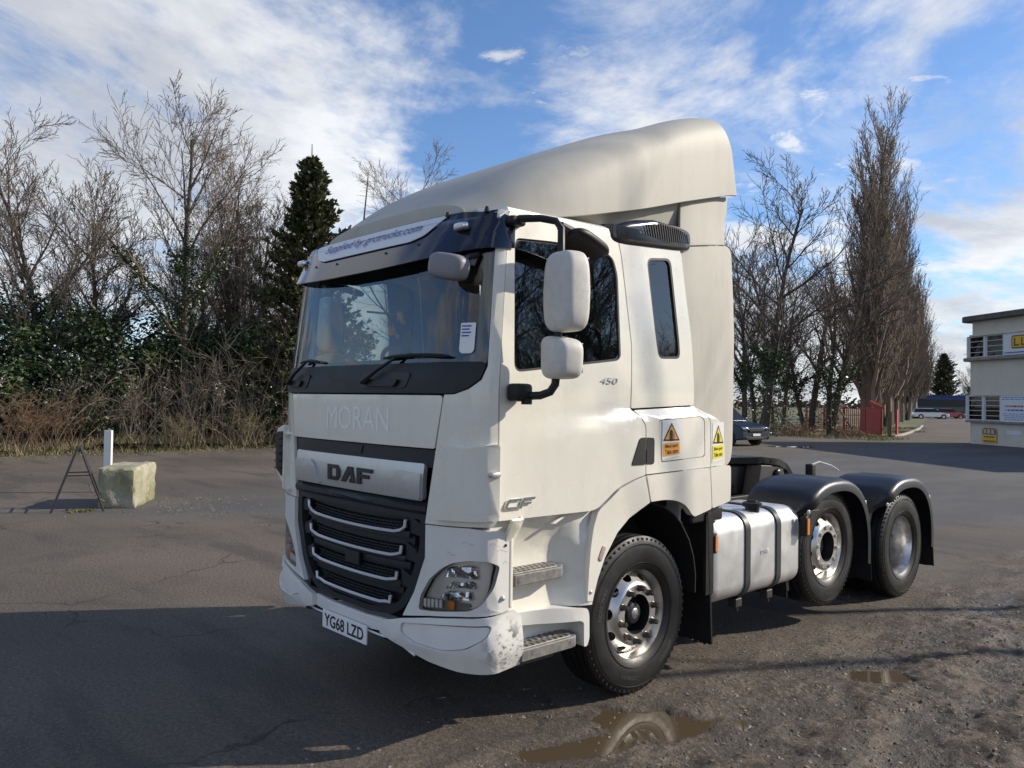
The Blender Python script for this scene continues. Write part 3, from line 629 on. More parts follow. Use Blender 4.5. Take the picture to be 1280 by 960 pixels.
        patch('step_well', [(.34, .66), (.975, .66), (.99, .80), (1.04, .98), (1.16, 1.12), (1.22, 1.225), (.28, 1.225)], SW, M_white, TR, .02, .05, .006, out=OUT)
        MB().box(min(s * 1.10, s * 1.16), max(s * 1.10, s * 1.16), .318, .352, .735, 1.155).obj('step_post', M_white, TR, bevel=.012)
        MB().prism([(.66, 1.165), (.76, 1.205), (.79, 1.20), (.69, 1.158)], s * 1.12, s * 1.145, 'x').obj('step_rib', M_white, TR, bevel=.006)
        for nm, y0, y1, z, x0, x1, ch in (('upper_step', .36, .812, .915, .98, 1.152, .07), ('lower_step', .40, .905, .497, .94, 1.172, .06)):
            ol = [(x0, y0), (x1, y0), (x1, y1 - ch), (x1 - ch * .8, y1), (x0, y1)]
            mb = MB(); mb.prism([(s * a, b) for a, b in ol], z - .072, z - .004, 'z'); so = mb.obj(nm, M_stepd, TR, bevel=.012)
            tr = MB(); tr.prism([(s * a, b) for a, b in [(x0 + .01, y0 + .01), (x1 - .01, y0 + .01), (x1 - .01, y1 - ch - .03), (x1 - ch - .02, y1 - .035), (x0 + .01, y1 - .035)]], z - .006, z + .004, 'z'); tr.obj('tread', M_step, so, bevel=.003)
            fc = MB(); fc.box(min(s * (x1 - .002), s * (x1 + .004)), max(s * (x1 - .002), s * (x1 + .004)), y0 + .01, y1 - ch - .03, z - .066, z - .006); fc.obj('tread_edge', M_step, so, bevel=.002)
            st = MB()
            for i in range(4):
                for j in range(9):
                    xx = lerp(x0 + .03, x1 - .03, i / 3); yy = lerp(y0 + .03, y1 - ch - .05, j / 8); st.box(s * xx - .015, s * xx + .015, yy - .012 + (i % 2) * .012, yy + .012 + (i % 2) * .012, z + .003, z + .009)
            tag(st.obj('tread_studs', M_step, so, smooth=False), kind='stuff')
            bk = MB(); bk.prism([(x0 - .02, z), (x0 - .02, z + .075), (x0, z + .075), (x0 + .005, z)] if False else [(y0, z - .004), (y0 + .05, z + .062), (y1 - .02, z + .062), (y1, z - .004)], s * (x0 - .0), s * (x0 + .03), 'x'); bk.obj('step_back', M_stepd, so, bevel=.01)
        # white shroud round the lower step
        sh = [(.375, .672), (.70, .672), (.945, .640), (.962, .60), (.965, .455), (.945, .415), (.918, .415), (.915, .56), (.885, .575), (.42, .60), (.375, .60)]
        patch('step_shroud', rp(sh, [.01, .05, .03, .02, .02, .02, .01, .03, .03, .01, .01], 3), lambda y, z: Vector((s * (1.175 - .10 * sstep(y, .9, .45)), y, z)), M_bump, TR, .16, .06, .014, out=OUT, segs=3)
        MB().box(min(s * .75, s * 1.04), max(s * .75, s * 1.04), .33, .98, .42, .67).obj('step_box', M_bump, TR, bevel=.01)
        MB().box(min(s * .8, s * 1.12), max(s * .8, s * 1.12), .40, .72, .385, .425).obj('under_step_bracket', M_chassis, TR, bevel=.01)
        # --- side fairing behind the cab
        def SD(y, z): return Vector((s * (interp(y, [(1.9, 1.075), (2.1, 1.10), (2.35, 1.105), (2.6, 1.095), (2.66, 1.075)]) - .02 * clamp((z - 2.6) / .6)), y, z))
        sd = [(1.97, 2.93), (2.055, 2.40), (2.07, 1.86), (2.20, 1.80), (2.37, 1.70), (2.40, 1.40), (2.56, 1.418), (2.62, 1.46), (2.662, 1.55), (2.672, 2.40), (2.628, 2.985), (2.60, 3.03), (2.545, 3.05), (1.99, 2.965)]
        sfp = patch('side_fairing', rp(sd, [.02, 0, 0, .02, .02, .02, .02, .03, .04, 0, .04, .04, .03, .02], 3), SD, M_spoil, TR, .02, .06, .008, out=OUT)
        MB().box(min(s * .98, s * 1.11), max(s * .98, s * 1.11), .21, .40, 1.12, 1.222).obj('corner_bracket', M_white, TR, bevel=.01)
        cl = [(1.99, 2.975), (2.545, 3.058), (2.535, 3.20), (2.575, 3.30), (2.585, 3.43), (2.0, 3.30)]
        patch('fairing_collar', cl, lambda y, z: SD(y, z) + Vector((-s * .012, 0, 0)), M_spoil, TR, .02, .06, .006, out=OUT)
        # air intake on the roof corner
        if near:
            ai = shape_obj('air_intake', (1.0, 1.63, 3.0), (.24, .92, .20), M_gloss, TR, .34, (32, 18), taper=lambda p, x, y, z: (p.x, p.y, p.z + (.03 * y if z < 0 else 0) - (.13 * max(0, -y) ** 1.5 if z > 0 else 0)))
            gp = rp([(1.46, 2.985), (1.55, 3.05), (1.72, 3.082), (1.92, 3.078), (2.04, 3.05), (2.05, 2.985), (1.80, 2.958)], .03)
            gx = lambda y, z: Vector((1.123 - .9 * (y - 1.72) ** 2 * .16, y, z))
            gm = patch('intake_mesh', gp, gx, M_black, ai, .006, .08, 0, out=OUT)
            for k in range(22):
                y = 1.49 + k * .0255; lo = interp(y, [(1.46, 2.975), (1.80, 2.958), (2.05, 2.985)]) + .006; hi = interp(y, [(1.46, 2.985), (1.55, 3.05), (1.72, 3.08), (1.92, 3.076), (2.04, 3.05)]) - .006
                if hi - lo < .015: continue
                MB().tube([gx(y - .004, lo) + Vector((.003, 0, 0)), gx(y - .03, hi) + Vector((.003, 0, 0))], .0035, 4).obj('mesh_bar', M_grey, gm)
build_sides()

def build_roof():
    # roof skin
    ys = np.linspace(.33, 2.0, 12); n = 25; V = []; F = []
    for j, y in enumerate(ys):
        for i in range(n):
            t = PI * i / (n - 1); c, sn = math.cos(t), math.sin(t)
            V.append((math.copysign(abs(c) ** .5, c) * 1.097, y, 2.935 + .06 * sn ** .55 + .06 * clamp((y - .33) / 1.6) * sn ** .5))
    for j in range(len(ys) - 1):
        for i in range(n - 1): F.append((j * n + i, (j + 1) * n + i, (j + 1) * n + i + 1, j * n + i + 1))
    mk('roof_skin', V, F, M_white, TR, solid=.02, soff=-1)
    mk('roof_header', [(-1.09, .27, 2.90), (1.09, .27, 2.90), (1.10, .335, 2.95), (-1.10, .335, 2.95)], [(0, 1, 2, 3)], M_white, TR, solid=.01)
    MB().box(-1.06, 1.06, 2.03, 2.07, .95, 2.95).obj('rear_wall', M_white, TR, bevel=.02)
    # roof deflector
    TOP = [(.26, 3.0), (.35, 3.085), (.6, 3.27), (.85, 3.41), (1.1, 3.535), (1.5, 3.70), (2.0, 3.85), (2.3, 3.93), (2.5, 3.98), (2.62, 4.01), (2.8, 4.05)]
    LOW = [(.26, 2.92), (.4, 2.93), (.88, 2.995), (1.5, 3.14), (1.95, 3.27), (2.62, 3.445)]
    WID = [(.26, .72), (.4, .88), (.6, .97), (.9, 1.045), (1.4, 1.085), (2.62, 1.10)]
    ys = list(np.linspace(.26, 2.62, 34)); n = 41; V = []; F = []
    for j, y in enumerate(ys):
        w, zt, zl = (sum(interp(y + q_, T_) for q_ in np.linspace(-.16, .16, 9)) / 9 for T_ in (WID, TOP, LOW)); e = lerp(.72, .23, clamp((y - .22) / 1.7) ** .8)
        for i in range(n):
            t = PI * i / (n - 1); c, sn = math.cos(t), math.sin(t)
            px = math.copysign(abs(c) ** e, c) * w; k = sn ** e; z = zl + (zt - zl) * k
            yy = y - (.22 * k ** 2) * sstep(y, 1.7, 2.62)
            crown = .008 * sstep(abs(px), .5, .75) * sstep(abs(px), 1.0, .8) * sstep(y, .4, .8)
            V.append((px, yy, z + crown))
    for j in range(len(ys) - 1):
        for i in range(n - 1): F.append((j * n + i, j * n + i + 1, (j + 1) * n + i + 1, (j + 1) * n + i))
    F.append(tuple(range(n)))
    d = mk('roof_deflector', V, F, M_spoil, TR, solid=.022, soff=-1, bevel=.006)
    # inner wall below the deflector's edge
    for s in (1, -1):
        v = []; yy = np.linspace(.42, 2.5, 14)
        for y in yy: v += [(s * (interp(y, WID) - .13), y, 2.95), (s * (interp(y, WID) - .05), y, interp(y, LOW) + .02)]
        mk('deflector_skirt', v, [(2 * i, 2 * i + 2, 2 * i + 3, 2 * i + 1) for i in range(13)], M_spoil, TR, solid=.01, soff=0)
    MB().tube([(-.62, .45, 3.0), (-.66, .52, 3.5)], [.008, .004], 6).obj('aerial', M_black, TR)
build_roof()

def build_mirrors():
    for s in (1, -1):
        # housings
        def tp(p, x, y, z): return (p.x * (1 - .07 * (z + 1) * .5), p.y * (1 - .1 * abs(z)) + (.02 * x * s), p.z)
        Rz = Matrix.Rotation(R(-14 * s), 3, 'Z')
        c = Vector((s * 1.415, .475, 2.468)) if s > 0 else Vector((-1.36, .62, 2.468))
        mm = shape_obj('main_mirror', c, (.228, .17, .436), M_mirror, TR, .44, (40, 26), taper=tp, rot=Rz)
        mk('mirror_glass', [Rz @ Vector(p) + c for p in ((-.09, .083, -.18), (.09, .083, -.18), (.09, .083, .18), (-.09, .083, .18))], [(0, 1, 2, 3)], M_chrome, mm)
        c2 = Vector((s * 1.40, .46, 2.108)) if s > 0 else Vector((-1.35, .61, 2.108))
        wm = shape_obj('wide_mirror', c2, (.24, .165, .228), M_mirror, TR, .46, (40, 22), taper=lambda p, x, y, z: (p.x * (1 + .06 * z) , p.y, p.z - .02 * x * s * (z > 0)), rot=Rz)
        mk('mirror_glass', [Rz @ Vector(p) + c2 for p in ((-.085, .08, -.08), (.085, .08, -.08), (.085, .08, .08), (-.085, .08, .08))], [(0, 1, 2, 3)], M_chrome, wm)
        # arms
        MB().tube([(s * 1.09, .36, 2.875), (s * 1.15, .37, 2.888), (s * 1.26, .42, 2.882), (s * 1.335, .47, 2.862), (s * 1.365, .48, 2.82), (s * 1.372, .475, 2.66)], [.022, .022, .021, .021, .021, .021], 10).obj('mirror_arm', M_black, TR)
        shape_obj('arm_mount', (s * 1.115, .365, 2.878), (.08, .12, .055), M_black, TR, .5, (14, 10))
        MB().tube([(s * 1.36, .47, 2.27), (s * 1.36, .47, 2.2)], .022, 10).obj('mirror_link', M_black, TR)
        MB().tube([(s * 1.37, .45, 2.02), (s * 1.372, .44, 1.965), (s * 1.35, .425, 1.925), (s * 1.30, .40, 1.905), (s * 1.20, .36, 1.90)], .023, 10).obj('lower_mirror_arm', M_black, TR)
        shape_obj('lower_arm_mount', (s * 1.205, .335, 1.92), (.10, .125, .10), M_black, TR, .4, (18, 12))
        MB().tube([(s * 1.235, .36, 1.885), (s * 1.235, .36, 1.855)], .03, 12).obj('arm_pivot', M_black, TR)
        # kerb mirror
        K = Matrix.Rotation(R(10 * s), 3, 'Z') @ Matrix.Rotation(R(-13), 3, 'X') @ Matrix.Rotation(R(-13 * s), 3, 'Y')
        shape_obj('kerb_mirror', (s * 1.325, .715, 2.768), (.19, .36, .062), M_black, TR, .60, (28, 12), rot=K)
        MB().tube([(s * 1.345, .49, 2.84), (s * 1.34, .58, 2.815), (s * 1.335, .64, 2.79)], [.026, .036, .03], 8).obj('kerb_mirror_arm', M_black, TR)
build_mirrors()

TYRE_R = .505
def tyre_profile(wd):
    h = wd / 2
    p = [(-h * .80, .285), (-h * .93, .31), (-h, .365), (-h * .99, .42), (-h * .93, .465), (-h * .86, .489), (-h * .80, .498)]
    tread = []
    g = [-.55, -.19, .19, .55]; edges = [-.80]
    for q in g: edges += [q - .035, q + .035]
    edges.append(.80)
    for i in range(0, len(edges), 2):
        a, b = edges[i] * h, edges[i + 1] * h
        r = lambda x: TYRE_R - .006 * (x / h) ** 2
        tread += [(a, r(a)), (b, r(b))]
        if i + 2 < len(edges): tread += [(b + .001, r(b) - .013), (edges[i + 2] * h - .001, r(b) - .013)]
    q = [(-a, r) for a, r in reversed(p)]
    return p[:-1] + tread + q[1:]
def ring_map(fr):
    """(y,z) in the wheel plane -> x from the radial profile"""
    return lambda y, z: Vector((interp(math.hypot(y, z), fr), y, z))
def circ(r, n, ph=0.): return [(r * math.cos(2 * PI * k / n + ph), r * math.sin(2 * PI * k / n + ph)) for k in range(n)]
def make_wheel(loc, s, kind, rot=0.):
    """wheel with the outer face towards s; parts in wheel coordinates, x outwards"""
    w = bpy.data.objects.new('wheel', None); COL.objects.link(w); w.parent = TR; w.location = loc; w.rotation_euler = (rot, 0, 0 if s > 0 else PI)
    wd = .30
    t = MB().lathe(tyre_profile(wd), 72).obj('tyre', M_tyre, w, ang=28)
    # shoulder blocks and sidewall lettering ribs
    sb = MB()
    for k in range(64):
        a = 2 * PI * k / 64; M = Matrix.Rotation(a, 4, 'X')
        for sg in (1, -1): sb.box(min(sg * .122, sg * .1365), max(sg * .122, sg * .1365), -.007, .007, .476, .4905, M)
    tag(sb.obj('shoulder_blocks', M_tyre, t, smooth=False), kind='stuff')
    rings = MB()
    for r0 in (.335, .452): rings.lathe([(.147, r0 - .002), (.1515, r0), (.147, r0 + .002)], 64)
    rings.obj('sidewall_ring', M_tyre, w)
    for body, a0, sz in (('RANGER', -58, .032), ('315/70R22.5', -118, .024), ('TRACTION', 150, .03)):
        def f(u, v, ww):
            th = R(a0) + u / .395; rr = .397 - v * 1.0
            return (.1515, rr * math.cos(th) * (1), rr * math.sin(th))
        if s > 0: text('sidewall_lettering', body, M_lettre, w, f, h=sz, bold=.02)
    if kind in ('front', 'mid'):
        prof = [(.264, .030), (.259, .045), (.252, .058), (.212, .104), (.204, .116), (.196, .123), (.186, .127), (.12, .128)]
        fr = [(r, a) for r, a in reversed(prof)]
        holes = [[(PI / 5 * (k + .5) + .150 * math.sin(q), .2340 + .0195 * math.cos(q)) for q in np.linspace(0, 2 * PI, 15)[:-1]] for k in range(10)]
        patch('wheel_disc', [(u_, .128) for u_ in np.linspace(0, 2 * PI, 61)] + [(u_, .263) for u_ in np.linspace(2 * PI, 0, 61)], lambda u_, v_: Vector((interp(v_, fr), v_ * math.cos(u_), v_ * math.sin(u_))), M_rim, w, 0, .0, 0, holes=holes, out=(1, 0, 0), grid=(60, 12))
        MB().lathe([(-.12, .275), (-.10, .268), (.0, .262), (.03, .266), (.075, .268), (.10, .285), (.118, .287), (.127, .296), (.130, .304), (.126, .308), (.116, .309)], 64).obj('rim', M_rim, w)
        MB().lathe([(.128, .1285), (.115, .127), (.02, .126), (.01, .11)], 40).obj('hub_recess', M_ink, w)
        if kind == 'front':
            MB().lathe([(.0, .126), (.02, .11), (.025, .085), (.075, .080), (.085, .072), (.10, .066), (.108, .05), (.109, 0)], 36).obj('hub', M_grey, w)
            MB().lathe([(.1095, .034), (.112, .030), (.112, 0)], 28).obj('hub_badge', M_rim2, w)
        else:
            MB().lathe([(.0, .126), (.01, .10), (.03, .095), (.05, .085), (.055, 0)], 36).obj('hub', M_rim2, w)
        for k in range(10):
            a = 2 * PI * k / 10; y, z = .1675 * math.cos(a), .1675 * math.sin(a)
            if kind == 'front':
                nb = MB().lathe([(.124, .024), (.132, .024), (.136, .019), (.168, .017), (.176, .012), (.177, 0)], 6 if False else 10, 'x', (0, y, z)); nb.obj('wheel_nut', M_nut, w, ang=40)
            else:
                nb = MB().lathe([(.124, .021), (.130, .021), (.131, .017), (.140, .016), (.141, 0)], 10, 'x', (0, y, z)); nb.obj('wheel_nut', M_rim2, w)
    else:
        MB().lathe([(-.16, .262), (.02, .262), (.075, .268), (.10, .283), (.118, .287), (.127, .296), (.130, .304), (.126, .308), (.116, .309)], 64).obj('rim', M_rim2, w)
        MB().lathe([(-.155, .262), (-.17, .22), (-.15, .205), (-.145, .10), (-.07, .10), (-.065, .085), (-.06, 0)], 48).obj('wheel_disc', M_rim2, w)
        for k in range(10):
            a = 2 * PI * k / 10; MB().lathe([(-.15, .02), (-.12, .018), (-.119, 0)], 8, 'x', (0, .168 * math.cos(a), .168 * math.sin(a))).obj('wheel_nut', M_nut, w)
        MB().lathe(tyre_profile(wd), 48, 'x', (-.335, 0, 0)).obj('tyre', M_tyre, w, ang=28)
    return w
YF, YM, YR = 1.477, 4.045, 5.526
for s in (1, -1):
    make_wheel((s * 1.00, YF, TYRE_R), s, 'front', .21)
    make_wheel((s * 1.02, YM, .652), s, 'mid', .5)
    make_wheel((s * 1.055, YR, TYRE_R), s, 'rear', .9)

def build_chassis():
    for s in (1, -1):
        mb = MB(); a, b = s * .36, s * .43
        mb.box(min(a, b), max(a, b), .9, 6.35, .80, 1.03); mb.obj('frame_rail', M_chassis, TR, bevel=.008)
        # axle side struts, bellows
        for y in (YM, YR):
            MB().lathe([(.62, .10), (.66, .13), (.72, .10), (.78, .13), (.84, .10)], 20, 'z', (s * .55, y + .35, 0)).obj('air_bellow', M_flap, TR)
        MB().tube([(s * .62, YF + .25, .62), (s * .62, YF + .30, 1.05)], .04, 10).obj('damper', M_chassis, TR)
    for y in (1.2, 2.4, 3.3, 4.6, 5.2, 6.2): MB().box(-.37, .37, y - .05, y + .05, .84, .99).obj('cross_member', M_chassis, TR, bevel=.01)
    for y, z in ((YF, .50), (YM, .652), (YR, .505)): MB().tube([(-.95, y, z), (.95, y, z)], .065, 10).obj('axle', M_chassis, TR)
    shape_obj('differential', (0, YR, .52), (.5, .5, .46), M_chassis, TR, .8, (20, 14))
    MB().box(-.34, .34, .55, 1.9, .50, 1.18).obj('engine_block', M_chassis, TR, bevel=.05)
    MB().box(-1.0, 1.0, .30, .46, .48, 1.15).obj('radiator', M_ink, TR)
    MB().box(-.95, .95, .30, 2.02, 1.14, 1.215).obj('cab_floor', M_ink, TR)
    # deck behind the cab with hoses and air lines
    MB().box(-.36, .36, 2.15, 3.25, 1.035, 1.06).obj('deck_plate', M_chassis, TR, bevel=.004)
    for k in range(8): MB().box(-.34, .34, 2.2 + k * .13, 2.25 + k * .13, 1.06, 1.068).obj('deck_rib', M_alumetal, TR)
    for k in range(5):
        x = -.3 + k * .13; pts = [(x, 2.12, 1.75), (x * 1.1, 2.35, 1.30 + .04 * k), (x * .8, 2.75, 1.16 + .03 * k), (x * .5, 3.25, 1.20), (x * .2, 3.7, 1.12)]
        MB().tube(pts, .016, 8).obj('air_line', M_black, TR)
    co = MB(); n = 150; co.tube([(.22 + .05 * math.cos(i * .8), 2.4 + i * .006, 1.20 + .05 * math.sin(i * .8)) for i in range(n)], .008, 5); co.obj('coiled_cable', M_grey, TR)
    for x, y, z, r_, l in ((.62, 2.75, .62, .13, .7),):
        pass
    MB().lathe([(-.45, 0), (-.45, .11), (-.40, .14), (.40, .14), (.45, .11), (.45, 0)], 24, 'y', (-.72, 2.9, .72)).obj('air_tank', M_chassis, TR)
    # fifth wheel
    cy = 4.40
    front = [(-.46, .22), (-.48, .0), (-.42, -.26), (-.25, -.42), (0, -.46), (.25, -.42), (.42, -.26), (.48, .0), (.46, .22), (.38, .50), (.24, .56), (.10, .26), (.06, .06), (-.06, .06), (-.10, .26), (-.24, .56), (-.38, .50)]
    def ztop(y): return interp(y, [(-.5, 1.36), (-.2, 1.375), (.05, 1.345), (.25, 1.285), (.40, 1.215), (.56, 1.13)])
    bm = bmesh.new(); edges = []; vs = [bm.verts.new((x, y, 0)) for x, y in front]
    for i in range(len(vs)): edges.append(bm.edges.new((vs[i], vs[(i + 1) % len(vs)])))
    bmesh.ops.triangle_fill(bm, use_beauty=True, edges=edges, normal=(0, 0, 1))
    for k in range(1, 16): bmesh.ops.bisect_plane(bm, geom=bm.verts[:] + bm.edges[:] + bm.faces[:], dist=1e-5, plane_co=(0, lerp(-.46, .56, k / 16), 0), plane_no=(0, 1, 0))
    for v in bm.verts: v.co = Vector((v.co.x, v.co.y + cy, ztop(v.co.y)))
    bmesh.ops.recalc_face_normals(bm, faces=bm.faces)
    if sum(f.normal.z for f in bm.faces) < 0: bmesh.ops.reverse_faces(bm, faces=bm.faces)
    pl = from_bm('fifth_wheel', bm, M_greasy, TR, solid=.06, soff=-1, ang=40)
    for s in (1, -1):
        MB().prism([(cy - .34, 1.0), (cy - .26, 1.30), (cy + .12, 1.28), (cy + .30, 1.0)], s * .30, s * .46, 'x').obj('pedestal', M_chassis, pl, bevel=.01)
        shape_obj('pivot_cap', (s * .475, cy + .02, 1.20), (.05, .11, .11), M_greasy, pl, .8, (14, 8))
    MB().box(-.29, .29, cy - .40, cy + .20, 1.0, 1.29).obj('saddle_body', M_chassis, pl, bevel=.03)
    shape_obj('release_lever', (.47, cy + .34, 1.13), (.05, .26, .05), M_greasy, pl, .6, (10, 8))
    for k in range(7): shape_obj('plate_bolt', (.43 - .012 * k, cy + .16 + .05 * k, ztop(.16 + .05 * k) - .06), (.05, .045, .055), M_alumetal if k % 3 == 0 else M_greasy, pl, .6, (8, 6))
    # dark running gear between the rails
    MB().box(-.40, .40, 2.25, 3.85, .62, 1.02).obj('gearbox', M_chassis, TR, bevel=.05)
    for k, (x, y, z, sx, sy, sz) in enumerate(((.18, 2.75, 1.13, .30, .32, .16), (-.15, 3.1, 1.12, .36, .28, .14), (.12, 3.45, 1.10, .4, .22, .12), (.46, 3.0, 1.07, .14, .7, .10), (-.5, 3.0, 1.08, .16, .9, .12))): MB().box(x - sx / 2, x + sx / 2, y - sy / 2, y + sy / 2, z - sz / 2, z + sz / 2).obj('valve_block', (M_chassis, M_greasy, M_alumetal)[k % 3], TR, bevel=.012)
    for k in range(4): MB().tube([(.30 - .1 * k, 2.5, 1.06 + .02 * k), (.34 - .12 * k, 3.0, 1.17 + .015 * k), (.25 - .1 * k, 3.5, 1.12), (.28 - .1 * k, 3.95, 1.10)], .014, 7).obj('air_pipe', M_black, TR)
    # small work lamp and lead standing on the chassis behind the plate
    MB().box(.42, .50, 5.05, 5.13, 1.15, 1.27).obj('work_lamp', M_black, TR, bevel=.012)
    MB().tube([(.46, 5.1, 1.26), (.50, 5.2, 1.29), (.55, 5.35, 1.25), (.6, 5.42, 1.20)], .008, 6).obj('lamp_lead', M_paper, TR)
    # fuel tank
    def rr(x0, x1, z0, z1, r, n=6):
        o = []
        for cx_, cz_, a in ((x1 - r, z1 - r, 0), (x0 + r, z1 - r, 90), (x0 + r, z0 + r, 180), (x1 - r, z0 + r, 270)):
            for k in range(n + 1): t = R(a + 90 * k / n); o.append((cx_ + r * math.cos(t), cz_ + r * math.sin(t)))
        return o
    for s in (1, -1):
        sec = rr(.52, 1.155, .412, 1.045, .125); cxm, czm = .84, .73; V = []; F = []
        rows = [(2.325, .955), (2.345, .985), (2.37, 1.0), (3.50, 1.0), (3.535, .985), (3.556, .95)]
        n = len(sec)
        for y, k in rows: V += [(s * (cxm + (a - cxm) * k), y, czm + (b - czm) * k) for a, b in sec]
        for j in range(len(rows) - 1):
            for i in range(n): F.append((j * n + i, j * n + (i + 1) % n, (j + 1) * n + (i + 1) % n, (j + 1) * n + i))
        F.append(tuple(range(n))); F.append(tuple(range((len(rows) - 1) * n, len(rows) * n)))
        bm = bmesh.new(); vs = [bm.verts.new(p) for p in V]
        for f in F: bm.faces.new([vs[i] for i in f])
        bmesh.ops.recalc_face_normals(bm, faces=bm.faces); tk = from_bm('fuel_tank', bm, M_tank, TR, ang=50)
        for y0, y1 in ((2.715, 2.785), (3.165, 3.235)):
            sec2 = rr(.512, 1.166, .402, 1.056, .133); V = [(s * a, y, b) for y in (y0, y1) for a, b in sec2]; n = len(sec2)
            mk('tank_strap', V, [(i, (i + 1) % n, (i + 1) % n + n, i + n) for i in range(n)], M_strap, tk, solid=.006, soff=1, bevel=.003)
            MB().box(min(s * 1.02, s * 1.09), max(s * 1.02, s * 1.09), y0 - .01, y1 + .01, .33, .40).obj('strap_bracket', M_chassis, tk, bevel=.01)
            MB().tube([(s * 1.07, (y0 + y1) / 2, .40), (s * 1.07, (y0 + y1) / 2, .30)], .012, 8).obj('strap_bolt', M_chassis, tk)
        if s > 0:
            cp_ = MB(); cp_.lathe([(1.03, .055), (1.065, .055), (1.07, .075), (1.098, .075), (1.105, .06), (1.105, 0)], 24, 'z', (1.045, 3.0, 0)); cp = cp_.obj('filler_cap', M_black, tk)
            MB().box(1.005, 1.085, 2.985, 3.015, 1.10, 1.118).obj('cap_grip', M_black, cp, bevel=.004)
            text('tank_stamp', 'DAF', M_tank, tk, lambda u, v, w: (1.157 + w, 3.0 + u, .735 + v), w=.11, h=.030, bold=.0, extrude=.003)
        # cover at the front end of the tank with marker lamp
        MB().box(min(s * .6, s * 1.12), max(s * .6, s * 1.12), 2.285, 2.322, .42, 1.04).obj('tank_end_cover', M_black, TR, bevel=.02)
        ml = MB().box(min(s * 1.06, s * 1.165), max(s * 1.06, s * 1.165), 2.29, 2.335, .80, .945).obj('marker_lamp', M_black, TR, bevel=.006)
        MB().box(min(s * 1.166, s * 1.176), max(s * 1.166, s * 1.176), 2.30, 2.325, .815, .93).obj('amber_lens', M_amber, ml, bevel=.003)
        # mid and rear fenders
        for nm, cy_, cz_, xo, xi, r0, a0, a1, flap in (('mid_fender', 4.075, .565, 1.235, .66, .655, 196, -8, .27), ('rear_fender', 5.535, .525, 1.255, .66, .635, 176, -6, .22)):
            V = []; F = []; na = 28; cs = [(xo, -.085), (xo, -.035), (xo - .008, -.012), (xo - .03, 0), (xo - .10, .005), (xi + .05, .005), (xi, 0), (xi, -.08)]
            for k in range(na + 1):
                t = R(lerp(a0, a1, k / na)); c, sn = math.cos(t), math.sin(t); e = .80
                inn = sstep(lerp(a0, a1, k / na), 128, 150)
                for x, dr_ in cs:
                    x = min(x, xo - .15 * inn); q = r0 - .035 * inn + max(dr_, -.03) * inn + dr_ * (1 - inn) + (.012 * (math.cos(14 * t) > .2) if dr_ == .005 else 0)
                    V.append((s * x, cy_ + math.copysign(abs(c) ** e, c) * q, cz_ + math.copysign(abs(sn) ** e, sn) * q))
            m_ = len(cs)
            for k in range(na):
                for i in range(m_ - 1): F.append((k * m_ + i, k * m_ + i + 1, (k + 1) * m_ + i + 1, (k + 1) * m_ + i))
            fd = mk(nm, V, F, M_fender, TR, solid=.008, soff=-1, ang=50)
            # lower rear flap
            y = cy_ + r0; v = [(s * xo, y, cz_ - .05), (s * xi, y, cz_ - .05)]; xs = np.linspace(xo - .01, xi, 22)
            v = [(s * x, y - .005, cz_ - .0) for x in xs] + [(s * x, y + .03, flap + rnd.uniform(-.008, .008)) for x in xs]; n = len(xs)
            mk('fender_flap', v, [(i, i + 1, i + 1 + n, i + n) for i in range(n - 1)], M_flap, fd, solid=.012, soff=0)
            # front skirt of the fender, below its joint
            v = [(s * x, cy_ - r0 + .05, cz_ + .06) for x in (xo - .16, xi)] + [(s * x, cy_ - r0 + .08, cz_ - .28) for x in (xi, xo - .16)]
            mk('fender_skirt', v, [(0, 1, 2, 3)], M_fender, fd, solid=.012, soff=0)
            for k in (62, 118):
                t = R(k); c, sn = math.cos(t), math.sin(t); p = Vector((s * (xo - .012), cy_ + c * r0 * .97, cz_ + sn * r0 * .97))
            for sg in (1, -1):
                p = Vector((s * (xo - .004), cy_ + sg * r0 * .80, cz_ + r0 * .66)); shape_obj('fender_clip', p, (.018, .03, .04), M_silver, fd, .5, (10, 6))
        # amber marker on the mid fender's leading edge
        ml = MB().box(min(s * 1.17, s * 1.225), max(s * 1.17, s * 1.225), 3.52, 3.575, .80, .96).obj('marker_lamp', M_black, TR, bevel=.006)
        MB().box(min(s * 1.226, s * 1.236), max(s * 1.226, s * 1.236), 3.53, 3.565, .815, .945).obj('amber_lens', M_amber, ml, bevel=.003)
        MB().tube([(s * 1.20, 3.55, .95), (s * 1.21, 3.64, 1.0), (s * 1.22, 3.74, 1.0)], .008, 6).obj('lamp_bracket', M_chassis, TR)
        # rear lamp cluster
        MB().box(min(s * .55, s * 1.1), max(s * .55, s * 1.1), 6.33, 6.40, .72, .88).obj('tail_lamp', mat('red_lens', (.45, .02, .02), .25, coat=.5), TR, bevel=.015)
    MB().box(-1.15, 1.15, 6.30, 6.35, .55, .70).obj('rear_bar', M_chassis, TR, bevel=.015)
build_chassis()

